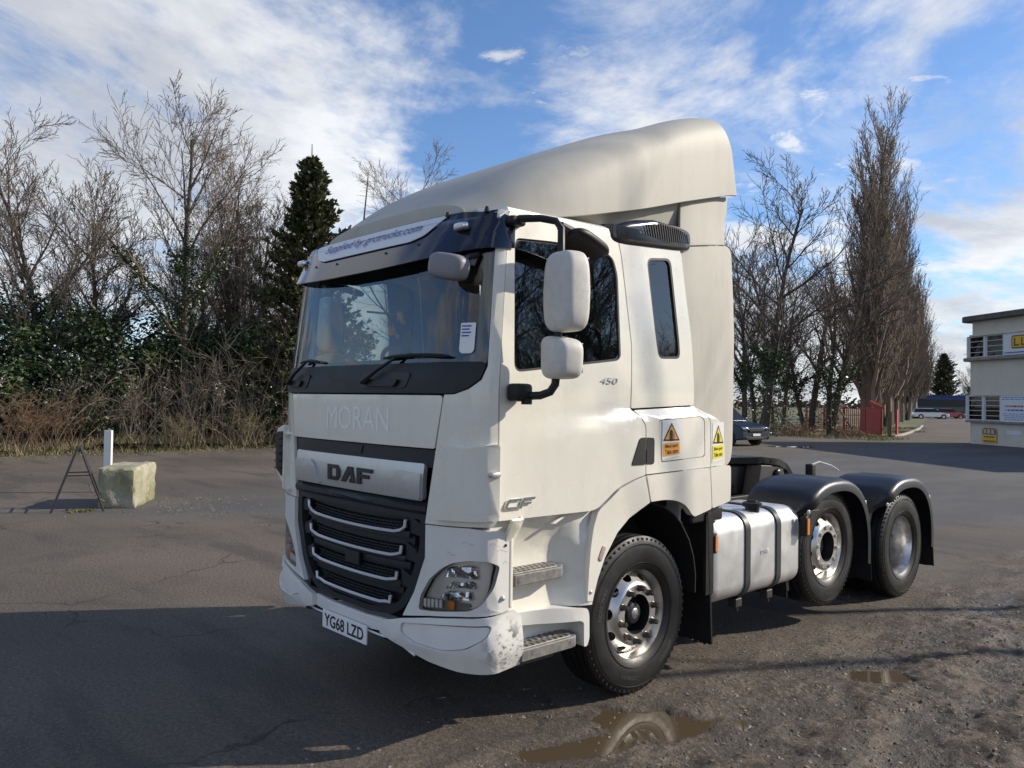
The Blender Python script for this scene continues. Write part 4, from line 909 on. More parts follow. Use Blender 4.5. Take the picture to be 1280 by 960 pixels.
def build_interior():
    # dashboard, wheel, seats, linings
    mb = MB(); mb.prism([(.22, 1.22), (.62, 1.22), (.72, 1.75), (.66, 1.92), (.55, 2.02), (.30, 2.05), (.22, 2.0)], -1.05, 1.05, 'x'); mb.obj('dashboard', M_dash, TR, bevel=.04)
    shape_obj('instrument_hood', (-.55, .58, 2.06), (.62, .3, .16), M_dash, TR, .5, (20, 12))
    V = []; F = []; nr, nn = 10, 36; Rt = Matrix.Rotation(R(-58), 3, 'X')
    for i in range(nn):
        t = 2 * PI * i / nn
        for j in range(nr): q = 2 * PI * j / nr; V.append(Rt @ Vector(((.235 + .018 * math.cos(q)) * math.cos(t), (.235 + .018 * math.cos(q)) * math.sin(t), .018 * math.sin(q))) + Vector((-.55, .80, 2.05)))
    for i in range(nn):
        for j in range(nr): F.append((i * nr + j, ((i + 1) % nn) * nr + j, ((i + 1) % nn) * nr + (j + 1) % nr, i * nr + (j + 1) % nr))
    sw = mk('steering_wheel', V, F, M_ink, TR); shape_obj('wheel_boss', Vector((-.55, .82, 2.04)), (.22, .08, .16), M_dash, sw, .6, (14, 10), rot=Rt)
    for x in (-.55, .55):
        se = shape_obj('seat', (x, 1.12, 1.72), (.52, .52, .20), M_cloth, TR, .45, (20, 12))
        shape_obj('seat_back', (x, 1.40, 2.05), (.50, .18, .75), M_cloth, se, .45, (20, 14), rot=Matrix.Rotation(R(-10), 3, 'X'))
        shape_obj('head_rest', (x, 1.48, 2.50), (.30, .12, .20), M_cloth, se, .5, (16, 10))
        MB().box(x - .18, x + .18, .95, 1.3, 1.22, 1.64).obj('seat_base', M_dash, se, bevel=.03)
    MB().box(-1.02, 1.02, 1.985, 2.02, 1.22, 2.93).obj('back_lining', M_lining, TR)
    MB().box(-1.04, 1.04, .45, 1.98, 2.895, 2.915).obj('head_lining', M_lining, TR)
    MB().box(-1.0, 1.0, .36, .72, 2.74, 2.89).obj('header_locker', M_dash, TR, bevel=.03)
    MB().box(-1.0, 1.0, 1.55, 1.98, 1.62, 1.78).obj('bunk', M_cloth, TR, bevel=.04)
build_interior()

# ------------------------------------------------------------------ ground
PUD = [(1.49, 1.14, .34, .22, .75, -.012), (1.45, .64, .36, .12, 1.15, -.0123), (2.06, 3.05, .19, .11, .85, -.014)]
def build_ground():
    def axis(dense, lo, hi):
        a, b, st = dense; mid = np.arange(a, b + 1e-6, st); out = list(mid); x, d = b, st
        while x < hi: d = min(d * 1.22, 60); x += d; out.append(x)
        x, d = a, st; pre = []
        while x > lo: d = min(d * 1.22, 60); x -= d; pre.append(x)
        return np.array(pre[::-1] + out)
    xs = axis((.3, 4.0, .024), -900, 700); ys = axis((-1.2, 6.2, .024), -500, 1500)
    X, Y = np.meshgrid(xs, ys, indexing='ij')
    rng = np.random.default_rng(3)
    def vnoise(x, y, seed):
        r = np.random.default_rng(seed); T = r.random((256, 256)); xi = np.floor(x).astype(int); yi = np.floor(y).astype(int)
        fx, fy = x - xi, y - yi; fx = fx * fx * (3 - 2 * fx); fy = fy * fy * (3 - 2 * fy); g = lambda i, j: T[i % 256, j % 256]
        return (g(xi, yi) * (1 - fx) + g(xi + 1, yi) * fx) * (1 - fy) + (g(xi, yi + 1) * (1 - fx) + g(xi + 1, yi + 1) * fx) * fy - .5
    def fbm(x, y, sc_, oct_, seed): return sum(vnoise(x * sc_ * 2 ** k, y * sc_ * 2 ** k, seed + k) * .55 ** k for k in range(oct_))
    def ss(v, a, b): t = np.clip((v - a) / (b - a), 0, 1); return t * t * (3 - 2 * t)
    rough = ss(X + .35 * fbm(X, Y, .9, 3, 5), .95, 1.9) * ss(11 - Y, 0, 5) * ss(Y + 3, 0, 2)
    Z = rough * (.030 * fbm(X, Y, 2.2, 3, 11) + .026 * fbm(X, Y, 9, 4, 21) * (.4 + ss(X, 1.4, 2.6)) + .016 * np.abs(fbm(X, Y, 20, 2, 25)))
    # tyre ruts along Y
    Z += rough * .02 * np.sin((X + .25 * fbm(X, Y, .6, 2, 31)) * 9) * ss(X, 1.6, 2.4)
    near = ss(X, .2, .8) * ss(4.6 - X, 0, .6) * ss(Y + 1.6, 0, .5) * ss(7 - Y, 0, .8)
    Z *= near
    Z += near * (1 - rough) * .004 * fbm(X, Y, 12, 2, 41)
    for cx, cy, a, b, th, lv in PUD:
        c, s_ = math.cos(th), math.sin(th); u = ((X - cx) * c + (Y - cy) * s_) / a; v = (-(X - cx) * s_ + (Y - cy) * c) / b
        d = np.sqrt(u * u + v * v) + .5 * fbm(X, Y, 4, 3, 61) + .35 * fbm(X, Y, 17, 3, 65); m = ss(1.55 - d, 0, .75); Z = Z * (1 - m) + m * (lv - .022) * ss(1.5 - d, .1, .7)
    # low verge bank on the hedge side
    bank = ss(-(X + 22.6 + .5 * fbm(X, Y, .25, 3, 71)), 0, 2.2) * ss(22 - Y, 0, 3); Z += bank * (.22 + .25 * fbm(X, Y, .5, 3, 81))
    n, m = X.shape; V = np.stack([X, Y, Z], -1).reshape(-1, 3)
    i = np.arange(n * m).reshape(n, m); F = np.stack([i[:-1, :-1], i[1:, :-1], i[1:, 1:], i[:-1, 1:]], -1).reshape(-1, 4)
    me = bpy.data.meshes.new('ground'); me.vertices.add(len(V)); me.vertices.foreach_set('co', V.astype(np.float32).ravel())
    me.loops.add(F.size); me.loops.foreach_set('vertex_index', F.ravel().astype(np.int32)); me.polygons.add(len(F))
    me.polygons.foreach_set('loop_start', np.arange(0, F.size, 4, dtype=np.int32)); me.polygons.foreach_set('use_smooth', np.ones(len(F), bool)); me.update(calc_edges=True)
    g = bpy.data.objects.new('ground', me); COL.objects.link(g); g['kind'] = 'structure'; me.materials.append(ground_mat())
    return V, n, m, xs, ys, Z

def ground_mat():
    m = bpy.data.materials.new('yard_ground'); m.use_nodes = True; nt = m.node_tree; N = nt.nodes; L = nt.links; b = N['Principled BSDF']
    tc = N.new('ShaderNodeTexCoord'); P = tc.outputs['Object']; sep = N.new('ShaderNodeSeparateXYZ'); L.new(P, sep.inputs[0])
    def nz(scale, detail=6, rough=.6, st=(1, 1, 1), rot=0., off=(0, 0, 0)):
        mp = N.new('ShaderNodeMapping'); mp.inputs['Scale'].default_value = st; mp.inputs['Rotation'].default_value = (0, 0, rot); mp.inputs['Location'].default_value = off; L.new(P, mp.inputs[0])
        t = N.new('ShaderNodeTexNoise'); t.inputs['Scale'].default_value = scale; t.inputs['Detail'].default_value = detail; t.inputs['Roughness'].default_value = rough; L.new(mp.outputs[0], t.inputs[0]); return t.outputs[0]
    def mth(op, a, b_=None, c=None, clampd=False):
        n = N.new('ShaderNodeMath'); n.operation = op; n.use_clamp = clampd
        for i, v in enumerate((a, b_, c)):
            if v is None: continue
            if isinstance(v, (int, float)): n.inputs[i].default_value = v
            else: L.new(v, n.inputs[i])
        return n.outputs[0]
    def rg(v, a, b_, smooth=True):
        r = N.new('ShaderNodeMapRange'); r.interpolation_type = 'SMOOTHSTEP' if smooth else 'LINEAR'; r.inputs[1].default_value = a; r.inputs[2].default_value = b_
        if isinstance(v, (int, float)): r.inputs[0].default_value = v
        else: L.new(v, r.inputs[0])
        return r.outputs[0]
    def mix(f, a, b_):
        n = N.new('ShaderNodeMix'); n.data_type = 'RGBA'
        for i, v in ((0, f), (6, a), (7, b_)):
            if isinstance(v, tuple): n.inputs[i].default_value = (*v, 1)
            elif isinstance(v, float): n.inputs[i].default_value = v
            else: L.new(v, n.inputs[i])
        return n.outputs[2]
    x, y = sep.outputs[0], sep.outputs[1]
    big = nz(.22, 5, .55); mid = nz(1.4, 6, .62); fine = nz(34, 4, .7); vfine = nz(130, 3, .7); grit = nz(70, 2, .5, off=(9, 3, 0))
    streak = nz(.8, 5, .6, (.35, 1.6, 1), .9)
    tar = mix(rg(big, .38, .62), (.108, .088, .071), (.160, .128, .098))
    tar = mix(mth('MULTIPLY', rg(streak, .50, .64), .7), tar, (.062, .055, .049))
    tar = mix(mth('MULTIPLY', rg(nz(.33, 7, .7, off=(2, 8, 0)), .55, .62), .5), tar, (.078, .068, .059))
    tar = mix(mth('MULTIPLY', rg(grit, .57, .66), .65), tar, (.27, .235, .195))
    tar = mix(mth('MULTIPLY', rg(fine, .56, .40), .5), tar, (.045, .041, .037))
    vo = N.new('ShaderNodeTexVoronoi'); vo.feature = 'DISTANCE_TO_EDGE'; vo.inputs['Scale'].default_value = .33
    wv = N.new('ShaderNodeVectorMath'); wv.operation = 'ADD'; nv = N.new('ShaderNodeTexNoise'); nv.inputs['Scale'].default_value = 1.3; nv.inputs['Detail'].default_value = 8; L.new(P, nv.inputs[0]); L.new(nv.outputs['Color'], wv.inputs[0]); L.new(P, wv.inputs[1]); L.new(wv.outputs[0], vo.inputs['Vector'])
    crack = mth('MULTIPLY', mth('MULTIPLY', rg(vo.outputs['Distance'], .007, .002), rg(nz(.4, 4, .6, off=(7, 7, 0)), .46, .56)), .75)
    tar = mix(crack, tar, (.03, .027, .024))
    # newer grey tarmac across the right-hand side of the yard
    wob = mth('MULTIPLY', mth('SUBTRACT', nz(.5, 4), .5), 3.0)
    far = rg(mth('ADD', mth('SUBTRACT', y, mth('MULTIPLY', x, 1.15)), wob), 10.5, 12.5)
    right = rg(x, -13., -7.)
    grey = mix(rg(nz(.6, 4, .6, (1, .4, 1), .6), .4, .65), (.090, .088, .086), (.122, .117, .109))
    grey = mix(mth('MULTIPLY', rg(grit, .6, .72), .4), grey, (.24, .24, .235))
    tar = mix(mth('MULTIPLY', far, right), tar, grey)
    # muddy, stony ground beside the truck
    md = mix(rg(mid, .36, .64), (.074, .055, .040), (.160, .125, .092))
    md = mix(mth('MULTIPLY', rg(fine, .50, .66), .8), md, (.245, .205, .16))
    md = mix(mth('MULTIPLY', rg(vfine, .58, .72), .7), md, (.34, .30, .25))
    md = mix(mth('MULTIPLY', rg(nz(4.5, 6, .7, (1, .3, 1), .5), .56, .42), .75), md, (.045, .036, .028))
    mud = mth('MULTIPLY', mth('MULTIPLY', rg(mth('ADD', x, mth('MULTIPLY', mth('SUBTRACT', mid, .5), 2.0)), .7, 1.7), rg(mth('SUBTRACT', y, mth('MULTIPLY', x, 1.3)), 12.5, 9.5)), rg(y, -4., -1.5))
    col = mix(mud, tar, md)
    # soil and leaf litter under the hedge, ploughed field beyond
    soil = mix(rg(nz(2.5, 6, .7), .38, .62), (.07, .058, .036), (.19, .155, .10))
    verge = rg(mth('ADD', x, mth('MULTIPLY', mth('SUBTRACT', nz(.6, 4), .5), 1.6)), -22.2, -23.3)
    col = mix(mth('MULTIPLY', verge, rg(y, 26., 22.)), col, soil)
    field = mix(rg(nz(.05, 5, .6, (1, .25, 1), .4), .4, .62), (.20, .16, .10), (.11, .12, .05))
    vr = rg(mth('ADD', mth('ADD', mth('MULTIPLY', x, .45), y), mth('MULTIPLY', mth('SUBTRACT', nz(.35, 4), .5), 2.5)), 34., 35.5)
    dw = mth('MULTIPLY', rg(mth('SUBTRACT', x, mth('MULTIPLY', y, -.345)), .4, 1.4), rg(y, 30., 36.))
    col = mix(mth('MULTIPLY', vr, mth('SUBTRACT', 1., dw)), col, mix(rg(nz(1.6, 5, .6), .4, .6), (.20, .17, .095), (.12, .13, .05)))
    col = mix(mth('MULTIPLY', rg(y, 64., 72.), mth('SUBTRACT', 1., dw)), col, field)
    col = mix(mth('MULTIPLY', rg(x, -31., -36.), rg(y, 64., 60.)), col, field)
    damp = mth('MULTIPLY', rg(mth('ADD', sep.outputs[2], mth('MULTIPLY', mth('SUBTRACT', fine, .5), .02)), .004, -.013), rg(x, -3., -1.))
    col = mix(mth('MULTIPLY', damp, .8), col, (.042, .032, .023))
    L.new(col, b.inputs['Base Color'])
    wet = rg(nz(.9, 5, .6, off=(4, 1, 0)), .52, .70)
    ro = N.new('ShaderNodeMapRange'); ro.inputs[3].default_value = .82; ro.inputs[4].default_value = .48; L.new(mth('MAXIMUM', mth('MULTIPLY', wet, mud), mth('MULTIPLY', damp, 1.5)), ro.inputs[0]); L.new(ro.outputs[0], b.inputs['Roughness'])
    b.inputs['Specular IOR Level'].default_value = .35
    h = mth('ADD', mth('ADD', mth('MULTIPLY', fine, .5), mth('MULTIPLY', vfine, .35)), mth('MULTIPLY', mth('MULTIPLY', nz(16, 5, .7), mud), 1.6))
    bp = N.new('ShaderNodeBump'); bp.inputs['Strength'].default_value = 1.; bp.inputs['Distance'].default_value = .018; L.new(h, bp.inputs['Height']); L.new(bp.outputs[0], b.inputs['Normal'])
    return m
GV, GN, GM, GXS, GYS, GZ = build_ground()
def gz(x, y):
    i = min(max(int(np.searchsorted(GXS, x)) - 1, 0), GN - 2); j = min(max(int(np.searchsorted(GYS, y)) - 1, 0), GM - 2); return float(GZ[i, j])

M_water = mat('muddy_water', (.085, .062, .038), .02, spec=.5)
def puddle(name, cx, cy, a, b, th, z, k=1.05, n=40):
    c, s_ = math.cos(th), math.sin(th); v = [(cx, cy, z)]
    for i in range(n):
        t = 2 * PI * i / n; q = 1.45 * k * (1 + .12 * math.sin(3 * t + cx * 9) + .07 * math.sin(7 * t)); u, w = a * q * math.cos(t), b * q * math.sin(t); v.append((cx + u * c - w * s_, cy + u * s_ + w * c, z))
    return tag(mk(name, v, [(0, i + 1, (i + 1) % n + 1) for i in range(n)], M_water, None, smooth=False), kind='structure')
for cx, cy, a, b, th, lv in PUD: puddle('puddle', cx, cy, a, b, th, lv)
puddle('puddle', -13.0, 29.6, .85, .35, .75, .010, .8)

def gravel():
    V = []; F = []; r = np.random.default_rng(5)
    def stone(x, y, z, q):
        n = len(V); a = r.uniform(0, 6.28); sx, sy, sz = q * r.uniform(.7, 1.4), q * r.uniform(.6, 1.1), q * r.uniform(.45, .8)
        for dx, dy, dz in ((1, 0, .1), (.3, .9, 0), (-.8, .6, .1), (-.9, -.5, 0), (.2, -1, .1), (.15, .1, 1), (-.25, -.15, .85)):
            dx += r.uniform(-.2, .2); dy += r.uniform(-.2, .2)
            V.append((x + (dx * math.cos(a) - dy * math.sin(a)) * sx, y + (dx * math.sin(a) + dy * math.cos(a)) * sy, z + dz * sz - q * .15))
        for f in ((0, 1, 5), (1, 2, 5), (2, 6, 5), (2, 3, 6), (3, 4, 6), (4, 5, 6), (4, 0, 5)): F.append(tuple(n + i for i in f))
    for k in range(19000):
        x, y = r.uniform(.6, 4.0), r.uniform(-.8, 6.2)
        if x < 1.3 and r.random() < .75: continue
        if any(((x - p[0]) ** 2 + (y - p[1]) ** 2) < (p[2] * 1.05) ** 2 and r.random() < .95 for p in PUD): continue
        stone(x, y, gz(x, y), .003 + .013 * r.random() ** 4 + (.014 if r.random() < .008 else 0))
    for k in range(2500): stone(r.uniform(-7, 1), r.uniform(-2.5, 3), 0, .002 + .004 * r.random() ** 4)
    for k in range(700):
        x, y = -9.3 + r.normal() * .8, 2.6 + r.normal() * .8; stone(x, y, 0, .008 + .02 * r.random() ** 3)
    m = mat('gravel_stone', (.16, .135, .105), .8); N = m.node_tree.nodes; L = m.node_tree.links
    gi = N.new('ShaderNodeNewGeometry'); cr = N.new('ShaderNodeValToRGB'); cr.color_ramp.elements[0].color = (.05, .042, .034, 1); cr.color_ramp.elements[1].color = (.30, .265, .215, 1)
    L.new(gi.outputs['Random Per Island'], cr.inputs[0]); L.new(cr.outputs[0], N['Principled BSDF'].inputs['Base Color'])
    tag(mk('gravel', V, F, m, None, smooth=False), 'loose brown stones and grit on the muddy ground', 'gravel', kind='stuff')
gravel()

# ------------------------------------------------------------------ plants
def leaf_mat(name, c0, c1, c2, rough=.55):
    m = mat(name, c0, rough); N = m.node_tree.nodes; L = m.node_tree.links; b = N['Principled BSDF']
    gi = N.new('ShaderNodeNewGeometry'); cr = N.new('ShaderNodeValToRGB'); e = cr.color_ramp.elements; e[0].color = (*c0, 1); e[1].color = (*c2, 1); q = e.new(.6); q.color = (*c1, 1)
    L.new(gi.outputs['Random Per Island'], cr.inputs[0]); L.new(cr.outputs[0], b.inputs['Base Color']); return m
M_bark = mat('grey_bark', (.13, .105, .08), .9, var=(6, .8, (.07, .06, .048)), bump=(30, .6, .03))
M_twig = leaf_mat('pale_twig', (.12, .095, .070), (.20, .16, .118), (.30, .245, .18), .8)
M_twigd = leaf_mat('dark_twig', (.05, .038, .03), (.085, .062, .046), (.12, .09, .066), .85)
M_pop = leaf_mat('poplar_twig', (.13, .098, .072), (.195, .15, .112), (.265, .21, .16), .85)
M_ivy = leaf_mat('ivy_leaf', (.014, .030, .010), (.045, .078, .022), (.11, .15, .05), .42)
M_ever = leaf_mat('evergreen_leaf', (.010, .021, .009), (.026, .046, .016), (.065, .09, .032), .45)
M_conf = leaf_mat('conifer_spray', (.026, .034, .013), (.075, .085, .030), (.16, .15, .058), .75)
M_dry = leaf_mat('dry_stem', (.13, .075, .042), (.21, .135, .08), (.30, .215, .135), .85)
M_grass = leaf_mat('verge_grass', (.07, .085, .025), (.15, .15, .05), (.29, .25, .12), .8)
M_gdry = leaf_mat('dead_grass', (.13, .10, .055), (.22, .175, .10), (.32, .27, .17), .85)

class Grower:
    def __init__(s, seed): s.r = random.Random(seed); s.parts = {0: MB(), 1: MB()}; s.nodes = []; s.tips = []
    def vec(s, k=1.): return Vector((s.r.gauss(0, k), s.r.gauss(0, k), s.r.gauss(0, k)))
    def limb(s, p, d, rad, length, lev, P):
        r = s.r; nseg = P['seg'][lev]; pts = [p.copy()]; rads = [rad]; d = d.normalized(); st = length / nseg
        tip = P['tip'][lev]
        for i in range(nseg):
            d = (d + s.vec(P['wob'][lev]) + Vector((0, 0, P['up'][lev])) + P.get('lean', Vector((0, 0, 0))) * (1 if lev == 0 else .35)).normalized(); p = p + d * st
            pts.append(p.copy()); rads.append(max(rad * (1 - (1 - tip) * (i + 1) / nseg), P['rmin']))
        s.parts[0 if lev <= P['woody'] else 1].tube(pts, rads, (7, 5, 4, 3, 3)[lev], cap=False)
        s.nodes.append((lev, pts, rads))
        if lev + 1 >= P['levels']: return
        n = P['kids'][lev]; n = max(1, int(n * r.uniform(.75, 1.25)))
        for k in range(n):
            t = lerp(P['from'][lev], 1., (k + r.random()) / n); f = t * nseg; i = min(int(f), nseg - 1); q = pts[i].lerp(pts[i + 1], f - i)
            ax = (pts[i + 1] - pts[i]).normalized(); side = ax.orthogonal().normalized(); side.rotate(Matrix.Rotation(r.uniform(0, 2 * PI), 3, ax) if False else Matrix.Rotation(k * 2.4 + r.uniform(-.6, .6), 3, ax))
            an = R(r.uniform(*P['ang'][lev])); nd = ax * math.cos(an) + side * math.sin(an)
            ln = length * P['len'][lev] * r.uniform(.6, 1.2) * lerp(1.0, P['taper'][lev], t)
            rr = min(lerp(rads[i], rads[i + 1], f - i) * r.uniform(.45, .7), rad * .7); s.limb(q, nd, max(rr, P['rmin']), ln, lev + 1, P)
def leaves_on(mb, r, c, rad, n, size, flat=1.):
    for _ in range(n):
        d = Vector((r.gauss(0, 1), r.gauss(0, 1), r.gauss(0, 1) * flat)); d = d.normalized() * rad * r.random() ** .45; p = c + d
        leaf(mb, r, p, size * r.uniform(.6, 1.3))
def leaf(mb, r, p, q):
    a = Vector((r.gauss(0, 1), r.gauss(0, 1), r.gauss(0, .6))).normalized(); b = a.cross(Vector((r.gauss(0, 1), r.gauss(0, 1), r.gauss(0, 1)))).normalized()
    mb.add([p - a * q, p - b * q * .55, p + a * q, p + b * q * .55], [(0, 1, 2, 3)])
SPREAD = dict(levels=5, seg=(10, 7, 5, 3, 3), wob=(.05, .08, .08, .09, .09), up=(.05, .07, .06, .05, .04), tip=(.25, .2, .25, .4, .5), kids=(12, 7, 5, 3), ang=((28, 60), (20, 45), (18, 42), (18, 42)), len=(.52, .58, .58, .6), taper=(.45, .6, .7, .8), rmin=.0075, woody=1)
SPREAD['from'] = (.22, .2, .15, .1)
POPLAR = dict(levels=5, seg=(12, 9, 6, 4, 3), wob=(.03, .05, .07, .1, .12), up=(.06, .12, .14, .10, .06), tip=(.12, .15, .25, .4, .5), kids=(44, 9, 5, 2), ang=((18, 36), (12, 24), (12, 26), (14, 30)), len=(.36, .46, .55, .6), taper=(.4, .7, .8, .8), rmin=.011, woody=1)
POPLAR['from'] = (.07, .12, .1, .1)
def tree(name, loc, h, seed, P, label, group=None, twig=None, ivy=0, rad=None, stems=1, spread=.0, bark=None, ivy_h=.55, leafsize=.06):
    g = Grower(seed); r = g.r; o = empty(name, loc, 0, label, 'tree', group)
    for k in range(stems):
        d = Vector((r.gauss(0, spread), r.gauss(0, spread), 1)); p0 = Vector((r.gauss(0, .12), r.gauss(0, .12), -.05)) * (0 if stems == 1 else 1.6)
        hh = h * (1 if k == 0 else r.uniform(.6, .9)); g.limb(p0 + Vector((0, 0, -.05)), d, (rad or h * .014) * (1 if k == 0 else .7), hh * P.get('trunk', .82), 0, P)
    g.parts[0].obj('trunk', bark or M_bark, o); g.parts[1].obj('crown', twig or M_twig, o, smooth=False)
    if ivy:
        mb = MB(); segs = [(a, b, ra) for lev, pts, rads in g.nodes if lev <= 1 for a, b, ra in zip(pts, pts[1:], rads) if a.z < h * ivy_h and (lev == 0 or a.z < h * ivy_h * .8)]
        for _ in range(ivy):
            a, b, ra = r.choice(segs); p = a.lerp(b, r.random()); fall = .7 + .9 * max(0., 1 - p.z / (h * ivy_h))
            p = p + Vector((r.gauss(0, 1), r.gauss(0, 1), r.gauss(0, .6))) * (.14 + .18 * ra / .2) * fall
            leaf(mb, r, p, leafsize * r.uniform(.6, 1.4))
        mb.obj('ivy', M_ivy, o, smooth=False)
    return o
def clone(o, loc, rz, sc_, label, group=None):
    c = o.copy(); COL.objects.link(c); c.location = loc; c.rotation_euler = (0, 0, rz); c.scale = (sc_,) * 3 if isinstance(sc_, (int, float)) else sc_; c['label'] = label
    if group: c['group'] = group
    for ch in o.children:
        d = ch.copy(); COL.objects.link(d); d.parent = c
    return c
def shrub(name, loc, size, seed, label, m, n, leafsize, cat='shrub', group=None, clumps=26, stems=9):
    r = random.Random(seed); o = empty(name, loc, 0, label, cat, group); st = MB(); fo = MB(); cs = []
    for k in range(clumps):
        a = r.uniform(0, 2 * PI); q = r.random() ** .5; z = r.uniform(.05, 1.)
        w = (1 - .55 * max(0, z - .45) / .55); cs.append(Vector((math.cos(a) * q * size[0] * w, math.sin(a) * q * size[1] * w, z * size[2])))
    for k in range(stems):
        c = r.choice(cs); b = Vector((r.gauss(0, .25), r.gauss(0, .25), -.05)); st.tube([b, b.lerp(c, .5) + Vector((r.gauss(0, .1), r.gauss(0, .1), .1)), c], [.05, .035, .012], 4, cap=False)
    for c in cs: leaves_on(fo, r, c, r.uniform(.35, .75) * (size[0] + size[2]) * .22, n // clumps, leafsize, .8)
    st.obj('stem', M_bark, o, smooth=False); fo.obj('foliage', m, o, smooth=False); return o
def twiggy(name, loc, size, seed, label, m, n, cat='bush', group=None, arch=.5, rad=.008, subs=4):
    """many arching stems from the ground with side twigs"""
    r = random.Random(seed); o = empty(name, loc, 0, label, cat, group); mb = MB(); tw = MB()
    for k in range(n):
        b = Vector((r.gauss(0, size[0] * .35), r.gauss(0, size[1] * .35), 0)); a = r.uniform(0, 2 * PI); d = Vector((math.cos(a) * arch * r.random(), math.sin(a) * arch * r.random(), 1)).normalized(); L_ = size[2] * r.uniform(.55, 1.15)
        pts = [b]; p = b
        for i in range(7):
            d = (d + Vector((r.gauss(0, .13), r.gauss(0, .13), -.07 * i * arch))).normalized(); p = p + d * L_ / 7; pts.append(p)
            if i > 1:
                for _ in range(subs // 2 if r.random() < .5 else subs // 2 + 1):
                    e = (d + Vector((r.gauss(0, .8), r.gauss(0, .8), r.gauss(0, .5)))).normalized(); l = L_ * r.uniform(.08, .28); tw.tube([p, p + e * l * .5 + Vector((0, 0, .02)), p + e * l + Vector((r.gauss(0, .04), r.gauss(0, .04), 0))], [rad * .55, rad * .4, rad * .25], 3, cap=False)
        mb.tube(pts, [rad * lerp(1.3, .4, i / 7) for i in range(8)], 3, cap=False)
    tag(mb.obj('stem', m, o, smooth=False), kind='stuff'); tag(tw.obj('twig', m, o, smooth=False), kind='stuff'); return o
def conifer(name, loc, h, w, seed, label):
    r = random.Random(seed); o = empty(name, loc, 0, label, 'tree'); t = MB(); t.tube([(0, 0, -.1), (.05, .02, h * .5), (0, 0, h)], [.2, .11, .015], 7); t.obj('trunk', M_bark, o)
    mb = MB(); br = MB(); n = 560
    for k in range(n):
        t_ = (k + r.random()) / n; z = lerp(.04, .94, t_ ** .9) * h; a = k * 2.4 + r.uniform(-.5, .5); L_ = (w * (1 - t_) ** .75 * r.uniform(.45, 1.2) * (.72 + .55 * abs(mnoise.noise(Vector((math.cos(a) * 1.3, math.sin(a) * 1.3, z * .55))) + .35)) + .10)
        d = Vector((math.cos(a), math.sin(a), r.uniform(.35, 1.0))).normalized(); p = Vector((0, 0, z)); pts = [p]
        for i in range(5): d = (d + Vector((r.gauss(0, .08), r.gauss(0, .08), -.05 + .03 * i))).normalized(); p = p + d * L_ / 5; pts.append(p)
        br.tube(pts, [.02, .016, .012, .009, .006, .003], 3, cap=False)
        for i in range(int(26 + 44 * L_ / w)):
            f = r.uniform(.25, 1.02) * 5; j = min(int(f), 4); q = pts[j].lerp(pts[j + 1], f - j); e = (d + Vector((r.gauss(0, .55), r.gauss(0, .55), r.gauss(0, .45) + .1))).normalized(); l = r.uniform(.12, .30); sd = e.cross(Vector((r.gauss(0, 1), r.gauss(0, 1), r.gauss(0, 1)))).normalized() * l * r.uniform(.20, .36)
            mb.add([q, q + e * l * .45 + sd, q + e * l, q + e * l * .45 - sd], [(0, 1, 2, 3)])
    br.obj('branches', M_bark, o, smooth=False); mb.obj('crown', M_conf, o, smooth=False); return o

def P_(base, **k): d = dict(base); d.update(k); return d
HG = 'hedgerow trees across the yard'
TA = tree('bare_tree', (-24.9, 8.3, .2), 13.2, 11, P_(SPREAD, kids=(18, 9, 6, 4), up=(.03, .07, .05, .03, .02), ang=((28, 60), (20, 42), (18, 42), (18, 42))), 'tallest bare tree of the hedgerow, ivy climbing its trunk', HG, ivy=5200, rad=.17, ivy_h=.62)
TB = tree('bare_tree', (-26.0, 4.0, .2), 11.0, 23, P_(SPREAD, kids=(22, 9, 6, 4), lean=Vector((-.01, -.03, 0))), 'bare tree with wide branches above the dry brown bush at the hedge end', HG, ivy=5200, rad=.16, ivy_h=.55)
TC = tree('bare_tree', (-28.4, 6.6, .1), 10.0, 37, P_(SPREAD, kids=(22, 9, 6, 4)), 'shorter bare tree set back in the hedgerow behind the white post', HG, ivy=4400, rad=.15, ivy_h=.6)
TD = tree('bare_tree', (-25.6, 10.4, .2), 12.0, 41, P_(SPREAD, kids=(12, 8, 6, 4), ang=((14, 32), (18, 40), (25, 50), (25, 60)), up=(.06, .10, .06, .03, .02)), 'slim upright bare tree beside the conifer', HG, ivy=1400, rad=.12, stems=3, spread=.10, ivy_h=.4)
CON = conifer('conifer_tree', (-23.8, 12.5, .1), 11.6, 2.9, 5, 'dark green conifer rising behind the truck cab')
TE = tree('bare_tree', (-31.5, 21.6, 0), 15.5, 53, P_(SPREAD, kids=(20, 9, 6, 4)), 'distant bare tree showing just above the sun visor', HG, ivy=0, rad=.17)
clone(TB, (-27.9, -1.2, .2), 2.2, 1.0, 'bare hedgerow tree at the photo edge, above the dry bush', HG)
clone(TC, (-27.2, 12.0, .1), 1.1, 1.02, 'bare tree tucked behind the conifer', HG)
for x, y, a, q, src, lab in ((-27.0, 9.6, 5.1, .82, TB, 'bare tree filling in behind the slim upright one'), (-29.5, 11.0, 2.5, .9, TB, 'bare tree in the back row behind the tallest'), (-23.4, 11.9, 1.7, .62, TC, 'low bare tree whose branches cross the conifer')):
    clone(src, (x, y, .1), a, q, lab, HG)
for k, (x, y, a, q, src) in enumerate(() if False else ((-28.5, -7.5, 1.0, .62, TA), (-29.5, -14, 2.9, .6, TC), (-30, -21, .4, .62, TB), (-29, -29, 4.1, .6, TA), (-27, -37, 1.9, .65, TC))):
    clone(src, (x, y, 0), a, q, 'bare hedgerow tree further along, reflected in the windscreen', HG)
